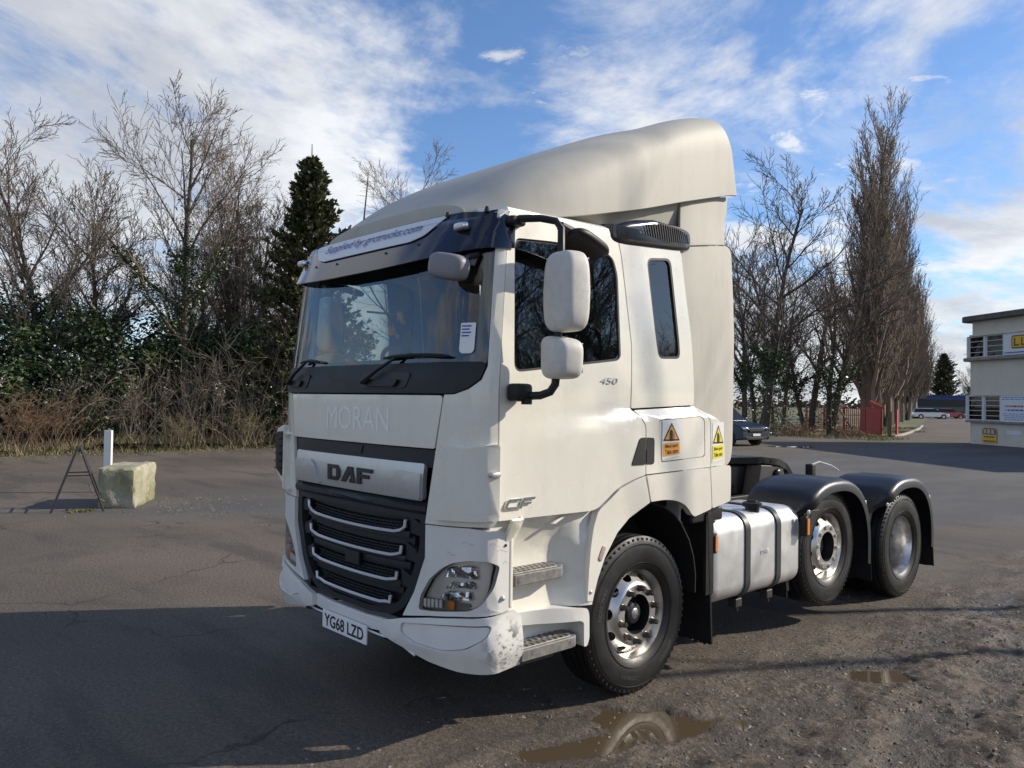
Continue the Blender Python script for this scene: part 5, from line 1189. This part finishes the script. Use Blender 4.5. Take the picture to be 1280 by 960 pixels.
# understorey of the hedge
EV = 'evergreen shrubs under the hedgerow trees'
for k, (x, y, w, h, seed, lab) in enumerate(((-25.6, 3.4, 1.5, 3.6, 61, 'dark evergreen shrub behind the dry brown bush'), (-25.2, 5.2, 1.5, 4.3, 62, 'tall dark evergreen shrub left of the white post'), (-25.4, 7.0, 1.5, 3.4, 63, 'dark evergreen shrub directly behind the concrete block'), (-25.0, 9.0, 1.5, 3.8, 64, 'dark evergreen shrub under the tallest bare tree'), (-24.3, 10.9, 1.5, 3.9, 65, 'dark evergreen shrub at the foot of the slim upright tree'), (-23.6, 13.2, 1.8, 4.4, 66, 'dark evergreen shrub at the foot of the conifer'), (-26.9, 1.2, 1.6, 3.8, 67, 'dark evergreen shrub at the photo edge of the hedge'), (-27.3, 8.4, 1.6, 4.4, 68, 'tall evergreen shrub at the back of the hedge'), (-27.6, 4.8, 1.6, 4.0, 69, 'evergreen shrub at the back of the hedge near its end'))):
    shrub('evergreen_shrub', (x, y, .1), (w * .8, w, h), seed, lab, M_ever if k % 2 else M_ivy, 6000, .082, group=EV)
for k, (x, y, h) in enumerate(((-29.0, .0, 4.2), (-29.2, 3.2, 4.6), (-29.4, 6.6, 4.4), (-29.0, 9.8, 4.8), (-27.6, 12.6, 4.6), (-26.2, 15.4, 4.6))):
    shrub('evergreen_shrub', (x, y, 0), (1.3, 2.1, h), 160 + k, ('back-row evergreen thicket at the photo edge', 'back-row evergreen thicket behind the wide-branched tree', 'back-row evergreen thicket behind the white post', 'back-row evergreen thicket behind the tallest tree', 'back-row evergreen thicket behind the slim tree', 'back-row evergreen thicket behind the conifer')[k], M_ever, 5200, .10, group=EV)
BR = 'tangled bare bushes along the verge'
for k, (x, y, w, h, seed, n, lab, m) in enumerate(((-23.6, 3.3, 1.15, 1.75, 71, 90, 'dry red-brown bush at the end of the verge', M_dry), (-24.0, 6.2, 1.2, 2.5, 72, 36, 'tangled bare bush behind the folding sign frame', M_twig), (-23.9, 8.0, 1.2, 3.6, 73, 36, 'tall tangle of pale bare stems right of the white post', M_twig), (-23.6, 9.7, 1.2, 3.6, 74, 34, 'tall tangle of pale stems under the slim tree', M_twig), (-23.3, 11.2, 1.1, 3.0, 75, 32, 'tangle of bare stems beside the conifer foot', M_twig), (-24.3, 4.6, 1.2, 2.8, 76, 32, 'tangle of bare stems above the dry brown bush', M_twig), (-23.1, 7.4, .8, 1.1, 77, 60, 'low dead bramble patch behind the concrete block', M_gdry), (-22.9, 9.6, .9, 1.2, 78, 70, 'low dead bramble patch on the verge below the pale stems', M_gdry), (-22.6, 11.5, .9, 1.1, 79, 60, 'low dead bramble patch nearest the truck grille', M_gdry), (-24.6, 1.0, 1.2, 2.4, 80, 32, 'tangle of bare stems at the photo edge', M_twig))):
    twiggy('tangled_bush', (x, y, .15), (w, w * 1.2, h), seed, lab, m, n, group=BR, arch=.55, rad=.012 if m is M_twig else .008, subs=6 if m is M_dry else 5)

def blades(name, boxes, n, h, m, label, seed, zfn=gz):
    r = random.Random(seed); mb = MB(); ar = [abs((b[1] - b[0]) * (b[3] - b[2])) for b in boxes]
    for _ in range(n):
        b = r.choices(boxes, ar)[0]; x, y = r.uniform(b[0], b[1]), r.uniform(b[2], b[3]); z = zfn(x, y); q = h * r.uniform(.4, 1.3); a = r.uniform(0, 2 * PI); w = .012 * r.uniform(.6, 1.6); d = Vector((math.cos(a), math.sin(a), 0)); l = Vector((r.gauss(0, .5), r.gauss(0, .5), 1)) * q
        p = Vector((x, y, z - .01)); mb.add([p - d * w, p + d * w, p + l], [(0, 1, 2)])
    tag(mb.obj(name, m, None, smooth=False), label, 'grass', kind='stuff')
blades('grass', [(-23.7, -22.4, -6, 14.5), (-24.6, -23.4, -6, 14.5)], 15000, .13, M_grass, 'low green and yellow grass along the hedge verge', 3)
blades('dead_grass', [(-25.2, -22.7, -2, 14.5)], 7000, .34, M_gdry, 'dead straw-coloured stalks under the hedge', 4)

# ------------------------------------------------------------------ right-hand trees
RT = 'bare trees by the field'
TF = tree('bare_tree', (-18.6, 37.4, 0), 15.5, 83, P_(SPREAD, kids=(20, 9, 5, 3), rmin=.011), 'bare tree with ivy-covered trunk standing behind the parked blue car', RT, twig=M_twigd, bark=M_twigd, ivy=2600, rad=.22, ivy_h=.38, leafsize=.08)
clone(TF, (-21.8, 40.6, 0), 2.0, .85, 'smaller ivy-clad bare tree half hidden by the truck fairing', RT)
TG = tree('bare_tree', (-18.2, 44.4, 0), 13.5, 97, P_(SPREAD, kids=(15, 9, 5, 3), rmin=.011, ang=((35, 70), (22, 50), (20, 45), (20, 45))), 'low-branching ivy-clad bare tree behind the red railings', RT, twig=M_twigd, bark=M_twigd, ivy=2400, rad=.26, ivy_h=.36, stems=2, spread=.14, leafsize=.08)
clone(TG, (-27.5, 52, 0), 1.3, .8, 'bare tree further off beyond the red railings', RT)
clone(TF, (-25.5, 50.5, 0), 3.3, .95, 'bare tree beyond the field edge, above the parked blue car', RT); clone(TG, (-22.5, 49.5, 0), 4.4, .95, 'bare tree just behind the far end of the railings', RT); clone(TF, (-31, 62, 0), .9, .95, 'distant bare tree in the gap between cab and poplar', RT)
PG = 'poplars along the driveway'
PO = tree('poplar_tree', (-19.7, 52.5, 0), 25.5, 101, P_(POPLAR), 'tallest bare poplar, first of the row behind the red gate', PG, twig=M_pop, bark=M_pop, rad=.34, stems=4, spread=.035)
PO.scale = (1.2, 1.2, 1)
PO2 = tree('poplar_tree', (-22.5, 61.2, 0), 25.0, 103, P_(POPLAR, kids=(38, 9, 5, 2)), 'bare poplar, second of the row behind the red gate', PG, twig=M_pop, bark=M_pop, rad=.34)
for k, (x, y, a, q, src, w) in enumerate(((-24.3, 66.5, 4.1, .93, PO, 'third'), (-26.2, 72.5, 1.1, .93, PO2, 'fourth'), (-28.8, 80, 2.3, .93, PO, 'fifth'), (-31.8, 89, 5.3, .95, PO2, 'sixth'), (-35.4, 100, 3.9, .95, PO, 'seventh'), (-40.6, 116, 5.0, 1., PO2, 'eighth'), (-48.5, 139.3, .7, 1., PO, 'last and farthest'))):
    clone(src, (x, y, 0), a, (q * 1.15, q * 1.15, q), 'bare brown poplar, %s of the row along the driveway' % w, PG)
c = clone(CON, (-51.4, 158.4, 0), 1., (1.5, 1.5, 1.05), 'distant dark conifer above the blue store roof'); c.name = 'conifer_tree'
clone(TA, (-58, 168, 0), .4, 1.15, 'distant bare tree left of the far conifer', RT); clone(TB, (-50, 167, 0), 2.4, 1.1, 'distant bare tree right of the far conifer', RT)
OFF = 'bare trees outside the picture that shade the yard'
for k, (x, y, a, q, src) in enumerate(((22, 22, 3.0, 1.1, TA), (19.5, 12.5, 4.4, 1.05, TC), (24, 6, 1.2, 1.1, TB), (27, 32, .5, 1.2, TA), (21, 17, 5.2, 1.1, TB), (26, -2, 2.6, 1.1, TA), (24.5, 25, 3.7, 1.15, TC))):
    clone(src, (x, y, 0), a, q, 'bare tree beside the yard, seen only in the side windows and by its shadow', OFF)
SH = tree('bare_tree', (6.55, 12.25, 0), 12.0, 131, P_(SPREAD, kids=(5, 3, 2, 1), rmin=.005, **{'from': (.55, .2, .15, .1)}), 'slender bare tree outside the picture whose trunk shadow crosses the mud', OFF, rad=.10)
clone(SH, (7.3, 12.2, 0), 2.1, .96, 'second slender bare tree outside the picture, shadow nearer the puddle', OFF)
for k, (x, y) in enumerate(((23, 14.5), (24, 19.5), (25, 9.5), (25.5, 25), (24.5, 4))):
    shrub('evergreen_shrub', (x, y, 0), (1.5, 2.4, 3.6), 140 + k, 'dark hedge beside the yard, seen only in the side windows', M_ever, 2600, .10, group='hedge outside the picture')

def treeline():
    r = random.Random(8); mb = MB()
    for k in range(2600):
        t = r.random(); a = lerp(-80, -330, t); x = lerp(-330, -120, t) + r.gauss(0, 4); y = lerp(150, 420, t) + r.gauss(0, 4); z = r.random() ** 1.6 * r.uniform(2, 5.5); leaf(mb, r, Vector((x, y, z)), r.uniform(.8, 2.0))
    tag(mb.obj('treeline', M_twigd, None, smooth=False), 'low dark line of far hedges across the field', 'treeline', kind='stuff')
treeline()
for k, (x, y, sx, sy, h, seed) in enumerate(((-18.8, 41.0, 2.2, 1.4, .7, 1), (-22.6, 45, 2.4, 1.4, .7, 2), (-16.6, 43.0, 1.4, .9, .45, 3))):
    twiggy('tangled_bush', (x, y, 0), (sx, sy, h), 300 + seed, ('low dead bramble bank between the blue car and the railings', 'dead bramble bank below the far end of the railings', 'low dead bramble patch at the foot of the ivy-clad tree')[k], M_dry if k != 1 else M_gdry, 110, group=BR, arch=.9, rad=.014, subs=4)
blades('grass', [(-20, -13.2, 39.2, 43.5), (-17.5, -14.8, 43, 46.5), (-24, -20.5, 56, 66), (-20.2, -17.2, 48, 57)], 6000, .16, M_grass, 'rough yellow-green grass below the railings and beside the driveway', 9, lambda x, y: 0.)

# ------------------------------------------------------------------ red railings and gate
M_red = mat('faded_red_paint', (.52, .024, .036), .5, var=(3, .7, (.30, .03, .035)), stain=(5, .62, .8, (.16, .07, .05)))
M_wood = mat('weathered_wood', (.20, .14, .095), .85, var=(5, .8, (.12, .085, .06)))
def railings():
    A = Vector((-17.4, 47.4, 0)); B = Vector((-24.9, 54.2, 0)); D = B - A; L_ = D.length; D.normalize(); rz = math.atan2(D.y, D.x)
    o = empty('railing', A, rz, 'red painted metal railings running back from the gate', 'railing')
    n = 34; q = MB().box(-.034, .034, -.012, .012, .08, 1.62); me = q.obj('bar', M_red, o, smooth=False); me.location = (0, 0, 0)
    for k in range(1, n): c_ = me.copy(); COL.objects.link(c_); c_.parent = o; c_.location = (L_ * k / n, 0, 0)
    me.location = (.01, 0, 0)
    for z in (.16, 1.6): MB().box(0, L_, -.02, .02, z - .025, z + .025).obj('rail', M_red, o)
    for k in range(4): MB().box(L_ * k / 3 - .05, L_ * k / 3 + .05, -.05, .05, 0, 1.72).obj('post', M_red, o, bevel=.01)
    g = empty('gate_leaf', (-15.9, 46.0, 0), rz, 'solid red sheet gate leaf with round plate, beside the wooden post', 'gate')
    MB().box(.1, 2.0, -.03, .03, .06, 1.68).obj('sheet', M_red, g, bevel=.01)
    for x in (.14, 1.05, 1.96): MB().box(x - .04, x + .04, -.06, -.03, .06, 1.68).obj('stile', M_red, g)
    MB().lathe([(-.07, 0), (-.07, .22), (-.055, .24), (-.03, .24)], 28, 'y', (.82, 0, 1.28)).obj('round_plate', mat('weathered_plate', (.42, .36, .30), .7), g)
    g2 = empty('gate_leaf', (-15.05, 45.95, 0), R(108), 'narrow red gate leaf folded back past the wooden post', 'gate')
    MB().box(.0, 1.1, -.03, .03, .06, 1.60).obj('sheet', M_red, g2, bevel=.01); MB().box(0, .08, -.05, .05, .06, 1.66).obj('stile', M_red, g2)
    p = MB().box(-.09, .09, -.08, .08, -.1, 2.25).obj('gate_post', M_wood, None, bevel=.012, loc=(-15.35, 45.75, 0)); tag(p, 'brown wooden gate post at the end of the red gate', 'post')
    p = MB().tube([(-15.9, 46.1, 1.70), (-16.55, 46.6, 1.86), (-17.0, 47.0, 2.02)], [.10, .15, .13], 8).obj('tarpaulin_roll', mat('orange_sheet', (.55, .10, .04), .6, var=(6, .7, (.35, .06, .03))), None); tag(p, 'rolled orange-red sheeting lying on top of the red gate', 'sheeting')
    p = MB().tube([(-17.0, 44.9, .05), (-18.9, 46.6, 1.75)], [.06, .05], 7).obj('leaning_pole', M_wood, None); tag(p, 'brown pole leaning against the red railings', 'pole')
    p = MB().tube([(-20.6, 44.6, .35), (-22.4, 46.2, .95), (-23.6, 47.2, 1.5)], [.09, .07, .03], 7).obj('fallen_branch', M_wood, None); tag(p, 'fallen branch propped in the brambles left of the railings', 'branch')
railings()
def kerb():
    o = empty('driveway_kerb', (0, 0, 0), 0, 'pale concrete edging curving along the driveway grass', 'kerb'); pts = [(-14.95, 45.4), (-15.4, 47.5), (-16.4, 51), (-18.2, 57), (-20.8, 65), (-23.6, 73)]
    mc = mat('pale_concrete', (.42, .39, .33), .85, var=(4, .7, (.3, .28, .24)))
    for (a, b) in zip(pts, pts[1:]):
        v = Vector((b[0] - a[0], b[1] - a[1], 0)); n = max(1, int(v.length / 1.2)); an = math.atan2(v.y, v.x)
        for k in range(n):
            q = MB().box(0.01, v.length / n - .01, -.07, .07, -.05, .12).obj('kerb_stone', mc, o, bevel=.01); q.location = (a[0] + v.x * k / n, a[1] + v.y * k / n, 0); q.rotation_euler = (0, 0, an)
kerb()

# ------------------------------------------------------------------ office building
def building():
    o = empty('office_building', (-9.95, 41.75, 0), math.atan2(-.555, .833), 'cream rendered two-storey office with curved corner, flat roof and long window bands', 'building')
    M_r = mat('cream_render', (.66, .615, .52), .85, var=(1.2, .7, (.57, .53, .45)), bump=(40, .2, .01), stain=(2.4, .6, .85, (.36, .34, .30)))
    M_sl = mat('slab_edge', (.13, .12, .11), .8, var=(3, .7, (.05, .05, .055))); M_led = mat('ledge_concrete', (.30, .28, .25), .85, var=(5, .8, (.16, .15, .135)))
    M_fr = mat('window_frame_white', (.62, .63, .63), .5); M_in = mat('room_dark', (.06, .065, .07), .8); M_bl = mat('blind_grey', (.42, .43, .44), .8); M_gl = glass_mat('office_glass', (.75, .8, .82), 1.5)
    Lx, Dy, rc = 16., 9., .5
    def outline(off, n=10):
        r_ = rc + off; pts = [(Lx, -off), (rc, -off)] if False else []
        pts = [(Lx, -off)]
        for k in range(n + 1): t = -PI / 2 - PI / 2 * k / n; pts.append((rc + r_ * math.cos(t), rc + r_ * math.sin(t)))
        pts += [(-off, Dy), (Lx, Dy)]; return pts
    def ring(nm, z0, z1, off, m, bevel=.0): return MB().prism(outline(off), z0, z1, 'z').obj(nm, m, o, bevel=bevel)
    ring('base_wall', -.1, 1.06, 0, M_r); ring('wall', 2.46, 4.12, 0, M_r); ring('upper_wall', 5.42, 6.10, -.08, M_r)
    ring('room_core', 1.0, 6.05, -.55, M_in)
    ring('roof_slab', 6.10, 6.36, .38, M_sl, .02); ring('ledge', 4.12, 4.28, .32, M_led, .02); ring('sill_band', 1.06, 1.16, .22, M_led, .015); ring('string_course', 2.40, 2.47, .05, M_r); ring('upper_string', 5.36, 5.44, .06, M_r)
    # window bands: frames with glazing bars, glass and blinds, along the front and round the corner
    def window(u0, u1, z0, z1, y0, rows, nm='window', blind=True):
        w = empty_child(nm, o); f = MB()
        MB().box(u0, u1, y0 + .03, y0 + .036, z0, z1).obj('pane', M_gl, w, smooth=False)
        for a, b, c, d in ((u0, u1, z0, z0 + .05), (u0, u1, z1 - .05, z1), (u0, u0 + .06, z0, z1), (u1 - .06, u1, z0, z1)): f.box(a, b, y0, y0 + .08, c, d)
        f.obj('frame', M_fr, w, smooth=False)
        for k in range(1, rows): zz = lerp(z0, z1, k / rows); MB().box(u0 + .061, u1 - .061, y0 + .004, y0 + .07, zz - .013, zz + .013).obj('glazing_bar', M_fr, w, smooth=False)
        if blind: MB().box(u0 + .08, u1 - .08, y0 + .14, y0 + .16, lerp(z0, z1, .30), z1 - .02).obj('blind', M_bl, w, smooth=False)
    def empty_child(nm, par): e = bpy.data.objects.new(nm, None); COL.objects.link(e); e.parent = par; return e
    window(.12, 1.15, 4.29, 5.36, .08, 4); window(1.28, 2.42, 4.29, 5.36, .08, 4)
    window(.10, 1.12, 1.17, 2.40, .04, 5, blind=False); window(1.24, 2.28, 1.17, 2.40, .04, 5)
    for z0, z1, y0 in ((4.28, 5.37, .07), (1.16, 2.41, .03)):
        MB().box(-.02, .11, y0 - .02, y0 + .3, z0, z1).obj('corner_pier', M_fr, o); MB().box(1.16 if z0 > 4 else 1.13, 1.27 if z0 > 4 else 1.23, y0 - .02, y0 + .3, z0, z1).obj('mullion', M_fr, o)
        MB().box(.02, .10, rc - .2, Dy, z0, z1).obj('end_wall', M_r, o)
    sg = MB().box(2.46, 7.5, .02, .07, 4.32, 5.36).obj('fascia_sign', mat('sign_white', (.68, .70, .73), .5), o); ysg = .015
    M_gold = mat('sign_gold', (.72, .46, .03), .5); M_bln = mat('sign_brown', (.16, .07, .02), .5); M_sb = mat('sign_blue', (.05, .12, .42), .5); M_sr = mat('sign_red', (.55, .03, .04), .5)
    bx = rp([(2.98, 4.60), (5.2, 4.60), (5.2, 5.22), (2.98, 5.22)], .14); MB().prism(bx, ysg - .01, ysg, 'y').obj('sign_badge', M_bln, sg)
    MB().prism(rp([(3.04, 4.66), (5.14, 4.66), (5.14, 5.16), (3.04, 5.16)], .1), ysg - .016, ysg - .010, 'y').obj('sign_badge_face', M_gold, sg)
    for pts in ([(3.14, 4.72), (3.46, 4.72), (3.46, 4.80), (3.23, 4.80), (3.23, 5.10), (3.14, 5.10)], [(3.58, 4.72), (3.90, 4.72), (3.90, 5.10), (3.82, 5.10), (3.82, 4.80), (3.66, 4.80), (3.66, 5.10), (3.58, 5.10)]): MB().prism(pts, ysg - .022, ysg - .016, 'y').obj('sign_letter', M_bln, sg)
    MB().box(2.56, 5.4, ysg - .012, ysg, 4.40, 4.45).obj('sign_line', M_sb, sg)
    s2 = MB().box(2.36, 7.5, -.03, .02, 1.10, 2.40).obj('notice_board', mat('sign_white', (.68, .70, .73), .5), o)
    lr = random.Random(3)
    for u0, u1, z, h, m_ in ((2.5, 6., 2.29, .035, M_sb), (2.45, 6., 2.20, .035, M_sb), (2.62, 2.68, 1.86, .07, M_sr), (2.74, 5., 1.85, .085, M_sr), (2.66, 2.72, 1.68, .06, M_sb), (2.80, 5.0, 1.67, .075, M_sb), (2.5, 5.6, 1.52, .03, M_sb), (2.5, 5.6, 1.43, .03, M_sb), (2.6, 5.2, 1.34, .03, M_sb), (2.6, 5.2, 1.25, .03, M_sb)):
        u = u0
        while u < u1:
            w_ = min(lr.uniform(.06, .22), u1 - u) if u1 - u0 > .1 else u1 - u0
            MB().box(u, u + w_, -.036, -.03, z, z + h).obj('notice_word', m_, s2); u += w_ + .05
    s3 = MB().prism(rp([(1.20, .12), (2.14, .12), (2.14, .72), (2.02, .84), (1.32, .84), (1.20, .72)], .04), -.06, -.03, 'y').obj('entrance_sign', M_gold, o)
    MB().prism([(1.22, .50), (2.12, .50), (2.12, .72), (2.0, .82), (1.34, .82), (1.22, .72)], -.066, -.06, 'y').obj('sign_band', M_sb, s3)
    for u in (1.32, 1.56, 1.82): MB().box(u, u + .17, -.072, -.066, .56, .76).obj('sign_panel', M_gold, s3)
    MB().box(1.34, 2.02, -.066, -.060, .36, .42).obj('sign_line', M_bln, s3); MB().box(1.30, 2.06, -.066, -.060, .16, .22).obj('sign_line', M_bln, s3)
    MB().box(2.75, 3.6, -.02, .0, .55, .75).obj('wall_plate', mat('sign_white', (.68, .70, .73), .5), o)
building()

# ------------------------------------------------------------------ vehicles in the background
M_vgl = mat('car_glass', (.012, .014, .016), .15, spec=.35); M_trim = mat('car_trim', (.02, .02, .02), .6)
def car(name, loc, rz, label, paint, prof, roof, L_, Wd, glass, wheel=.32, axles=(.17, .80), cat='car', details=True):
    """side-profile body: prof = lower body outline (x,z), glass = greenhouse outline, roof = roof outline; x from nose"""
    o = empty(name, loc, rz, label, cat); h = Wd / 2
    def slab(nm, poly, w0, w1, m, par, bev=.03):
        # section that narrows towards the top
        zs = [p[1] for p in poly]; lo, hi = min(zs), max(zs); V = []; n = len(poly)
        for s in (1, -1): V += [(-x, s * lerp(w0, w1, (z - lo) / (hi - lo)), z) for x, z in poly]
        F = [tuple(range(n)), tuple(range(2 * n - 1, n - 1, -1))] + [(i, i + n, (i + 1) % n + n, (i + 1) % n) for i in range(n)]
        bm = bmesh.new(); vs = [bm.verts.new(v) for v in V]
        for f in F: bm.faces.new([vs[i] for i in f])
        bmesh.ops.recalc_face_normals(bm, faces=bm.faces); return from_bm(nm, bm, m, par, bevel=bev, segs=3, ang=25)
    slab('body', prof, h, h * .93, paint, o, .05); slab('window_band', glass, h * .90, h * .76, M_vgl, o, .02); slab('roof', roof, h * .775, h * .66, paint, o, .03)
    for ax in axles:
        for s in (1, -1):
            w = bpy.data.objects.new('wheel', None); COL.objects.link(w); w.parent = o; w.location = (-L_ * ax, s * (h - .10), wheel)
            MB().lathe([(-.1, wheel * .6), (-.1, wheel * .95), (-.08, wheel), (.08, wheel), (.1, wheel * .95), (.1, wheel * .6)], 24, 'y').obj('tyre', M_tyre, w); MB().lathe([(s * .09, wheel * .62), (s * .07, wheel * .3), (s * .09, 0)], 20, 'y').obj('rim', M_rim2, w)
            MB().lathe([(s * .103, wheel * 1.16), (s * .104, wheel * .98)], 24, 'y').obj('arch', M_trim, w)
    return o, h
M_pblue = mat('dark_blue_car_paint', (.008, .020, .036), .35, coat=.25); M_psil = mat('silver_car_paint', (.52, .53, .52), .25, metal=.4, coat=.6); M_pred = mat('red_car_paint', (.36, .02, .025), .3, coat=.6); M_pgrn = mat('dark_green_paint', (.010, .024, .022), .3, coat=.5)
o, h = car('parked_van', (-14.05, 28.75, 0), R(-8), 'dark blue people carrier parked nose-out beside the truck fairing', M_pblue, [(0, .42), (.02, .30), (.5, .26), (4.7, .26), (4.85, .5), (4.8, 1.15), (1.35, 1.16), (.95, 1.08), (.25, .93), (.06, .80)], [(1.95, 1.74), (2.3, 1.86), (4.5, 1.86), (4.72, 1.74)], 4.85, 1.92, [(1.28, 1.14), (1.95, 1.76), (4.72, 1.76), (4.8, 1.14)], .33, cat='van')
for s in (1, -1):
    shape_obj('headlamp', (-.12, s * .70, .80), (.28, .36, .17), M_chrome, o, .5, (14, 8)); MB().box(-.03, .02, s * .62 - .12, s * .62 + .12, .36, .44).obj('fog_lamp', M_trim, o, bevel=.01)
    shape_obj('wing_mirror', (-1.5, s * 1.06, 1.20), (.14, .2, .17), M_pblue, o, .5, (12, 8))
o.scale = (.94,) * 3
MB().box(-.03, .012, -.50, .50, .66, .84).obj('front_grille', M_trim, o, bevel=.02)
for k in range(2): MB().box(.0, .02, -.46, .46, .70 + k * .07, .715 + k * .07).obj('grille_bar', M_chrome, o)
MB().box(.0, .022, -.26, .26, .47, .58).obj('number_plate', M_plate, o); MB().box(-.02, .015, -.7, .7, .30, .42).obj('lower_intake', M_trim, o, bevel=.02)
o, h = car('parked_car', (-36.9, 118.0, 0), R(38), 'silver estate car parked at the far end of the driveway', M_psil, [(0, .40), (.05, .25), (4.6, .25), (4.7, .55), (4.65, .92), (1.25, .93), (.9, .88), (.2, .72)], [(1.85, 1.40), (2.2, 1.47), (4.2, 1.46), (4.4, 1.38)], 4.7, 1.78, [(1.15, .9), (1.85, 1.41), (4.4, 1.41), (4.65, .9)], .31)
for s in (1, -1): shape_obj('headlamp', (-.12, s * .66, .66), (.2, .3, .13), M_paper, o, .5, (10, 6))
o, h = car('parked_car', (-37.3, 125.6, 0), R(38), 'red car parked just behind the silver estate', M_pred, [(0, .40), (.05, .25), (4.2, .25), (4.3, .55), (4.2, .92), (1.25, .93), (.9, .88), (.2, .72)], [(1.75, 1.38), (2.1, 1.45), (3.2, 1.44), (3.5, 1.36)], 4.3, 1.75, [(1.15, .9), (1.75, 1.39), (3.5, 1.39), (4.1, .9)], .31)
for s in (1, -1): shape_obj('headlamp', (-.12, s * .66, .66), (.2, .3, .13), M_paper, o, .5, (10, 6))
o, h = car('parked_coach', (-38.4, 133.5, 0), R(38), 'dark green coach parked behind the red car', M_pgrn, [(0, .6), (.1, .35), (9.8, .35), (9.9, 1.0), (9.9, 1.7), (.6, 1.7), (.25, 1.5)], [(1.2, 2.75), (1.6, 2.95), (9.6, 2.95), (9.8, 2.8)], 9.9, 2.4, [(.55, 1.65), (1.2, 2.78), (9.8, 2.78), (9.9, 1.65)], .45, (.2, .72), cat='coach')
for s in (1, -1): shape_obj('headlamp', (-.10, s * .9, .8), (.25, .35, .35), M_paper, o, .5, (10, 6)); MB().box(-.62, -.12, s * 1.12 - .06, s * 1.12 + .06, .9, 1.75).obj('front_pillar', M_paper, o, bevel=.04)
def store():
    o = empty('blue_store', (-40.5, 146.0, 0), R(38), 'long low store with a blue fascia beyond the parked vehicles', 'building'); mb_ = mat('blue_fascia', (.015, .035, .20), .5, var=(.5, .6, (.01, .025, .14)))
    MB().box(-16, 0, 0, 7, 0, 2.6).obj('wall', mat('store_wall', (.03, .03, .035), .8), o); MB().box(-16.2, .2, -.5, 7.2, 2.55, 3.6).obj('fascia', mb_, o); MB().box(-16.2, .2, -.52, -.49, 2.62, 2.75).obj('fascia_stripe', M_silver, o)
    for k in range(4): MB().box(-14.5 + k * 3.8, -11.6 + k * 3.8, -.06, -.02, .1, 2.3).obj('shutter', M_chassis, o)
store()

# ------------------------------------------------------------------ concrete block, post, folding frame
def yard_things():
    r = random.Random(4); o = bpy.data.objects
    bm = bmesh.new(); bmesh.ops.create_cube(bm, size=1.0); bmesh.ops.subdivide_edges(bm, edges=bm.edges[:], cuts=13, use_grid_fill=True)
    for v in bm.verts:
        p = v.co.copy(); q = Vector((p.x * 1.32, p.y * .60, (p.z + .5) * .67)); nn = mnoise.fractal(q * 5, .8, 2., 4) * .022
        e = sum(1 for t in (p.x, p.y, p.z) if abs(t) > .49)
        if e >= 2: nn -= .012 + abs(mnoise.noise(q * 9)) * .05
        q = q + Vector((math.copysign(1, p.x) * (abs(p.x) > .49), math.copysign(1, p.y) * (abs(p.y) > .49), (p.z > .49) * 1.)) * nn
        v.co = q
    m = mat('mossy_concrete', (.40, .37, .28), .9, var=(2.2, .9, (.15, .15, .045)), bump=(30, .6, .02), stain=(4, .56, .72, (.52, .49, .40)))
    b = from_bm('concrete_block', bm, m, None); b.location = (-10.22, 1.84, 0); b.rotation_euler = (0, 0, R(148)); tag(b, 'mossy pale concrete block standing on the tarmac', 'block')
    p = MB().box(-.075, .075, -.03, .03, 0, 1.18).obj('marker_post', mat('white_plank', (.74, .74, .72), .6), None, bevel=.006, loc=(-12.1, 2.05, 0)); p.rotation_euler = (0, 0, R(40)); tag(p, 'upright white plank standing behind the concrete block', 'post')
    # folding sign frame seen from its side: two tube frames hinged at the top
    f = empty('sign_frame', (-9.84, .97, 0), R(75), 'empty black folding sign frame beside the concrete block', 'sign frame'); mt = mat('frame_steel', (.05, .05, .055), .45, metal=.5, stain=(20, .55, .7, (.2, .17, .14)))
    for s in (1, -1):
        w = .30; a = [(s * .37, -w, 0), (s * .02, -w, 1.02), (s * .02, w, 1.02), (s * .37, w, 0)]
        fr = MB().tube(a[:2], .017, 8).tube(a[2:], .017, 8).tube([a[1], a[2]], .017, 8).obj('leg_frame', mt, f)
        for t in (.25, .62): x = s * lerp(.37, .02, t); MB().tube([(x, -w, 1.02 * t), (x, w, 1.02 * t)], .012, 6).obj('cross_bar', mt, fr)
    for s in (1, -1): MB().tube([(-.19, s * .30, .58), (.19, s * .30, .58)], .011, 6).obj('stay', mt, f)
    c = MB().tube([(.14, -.3, .45), (.25, -.1, .22), (.5, .1, .03), (.65, .2, .02)], .006, 5).obj('tie_cord', M_gdry, f)
    blades('grass', [(-9.75, -9.45, .75, 1.15)], 260, .05, M_grass, 'small tuft of grass below the folding sign frame', 12, lambda x, y: 0.)
yard_things()

def litter():
    r = random.Random(21); mb = MB()
    for _ in range(3200):
        x = -22.6 + abs(r.gauss(0, .9)) - .5; y = r.uniform(-6, 15); p = Vector((x, y, gz(x, y) + .012)); a = r.uniform(0, 6.28); q = r.uniform(.02, .055); d = Vector((math.cos(a), math.sin(a), r.uniform(-.3, .3))) * q; e = Vector((-math.sin(a), math.cos(a), r.uniform(-.3, .3))) * q * .6
        mb.add([p - d, p - e, p + d, p + e], [(0, 1, 2, 3)])
    for _ in range(500):
        x, y = r.uniform(.9, 3.8), r.uniform(-.3, 6.0); p = Vector((x, y, gz(x, y) + .008)); a = r.uniform(0, 6.28); q = r.uniform(.006, .02); d = Vector((math.cos(a), math.sin(a), r.uniform(-.2, .2))) * q; e = Vector((-math.sin(a), math.cos(a), r.uniform(-.2, .2))) * q * .4
        mb.add([p - d, p - e, p + d, p + e], [(0, 1, 2, 3)])
    tag(mb.obj('leaf_litter', M_gdry, None, smooth=False), 'dead leaves and bits of straw scattered on the ground', 'leaf litter', kind='stuff')
litter()
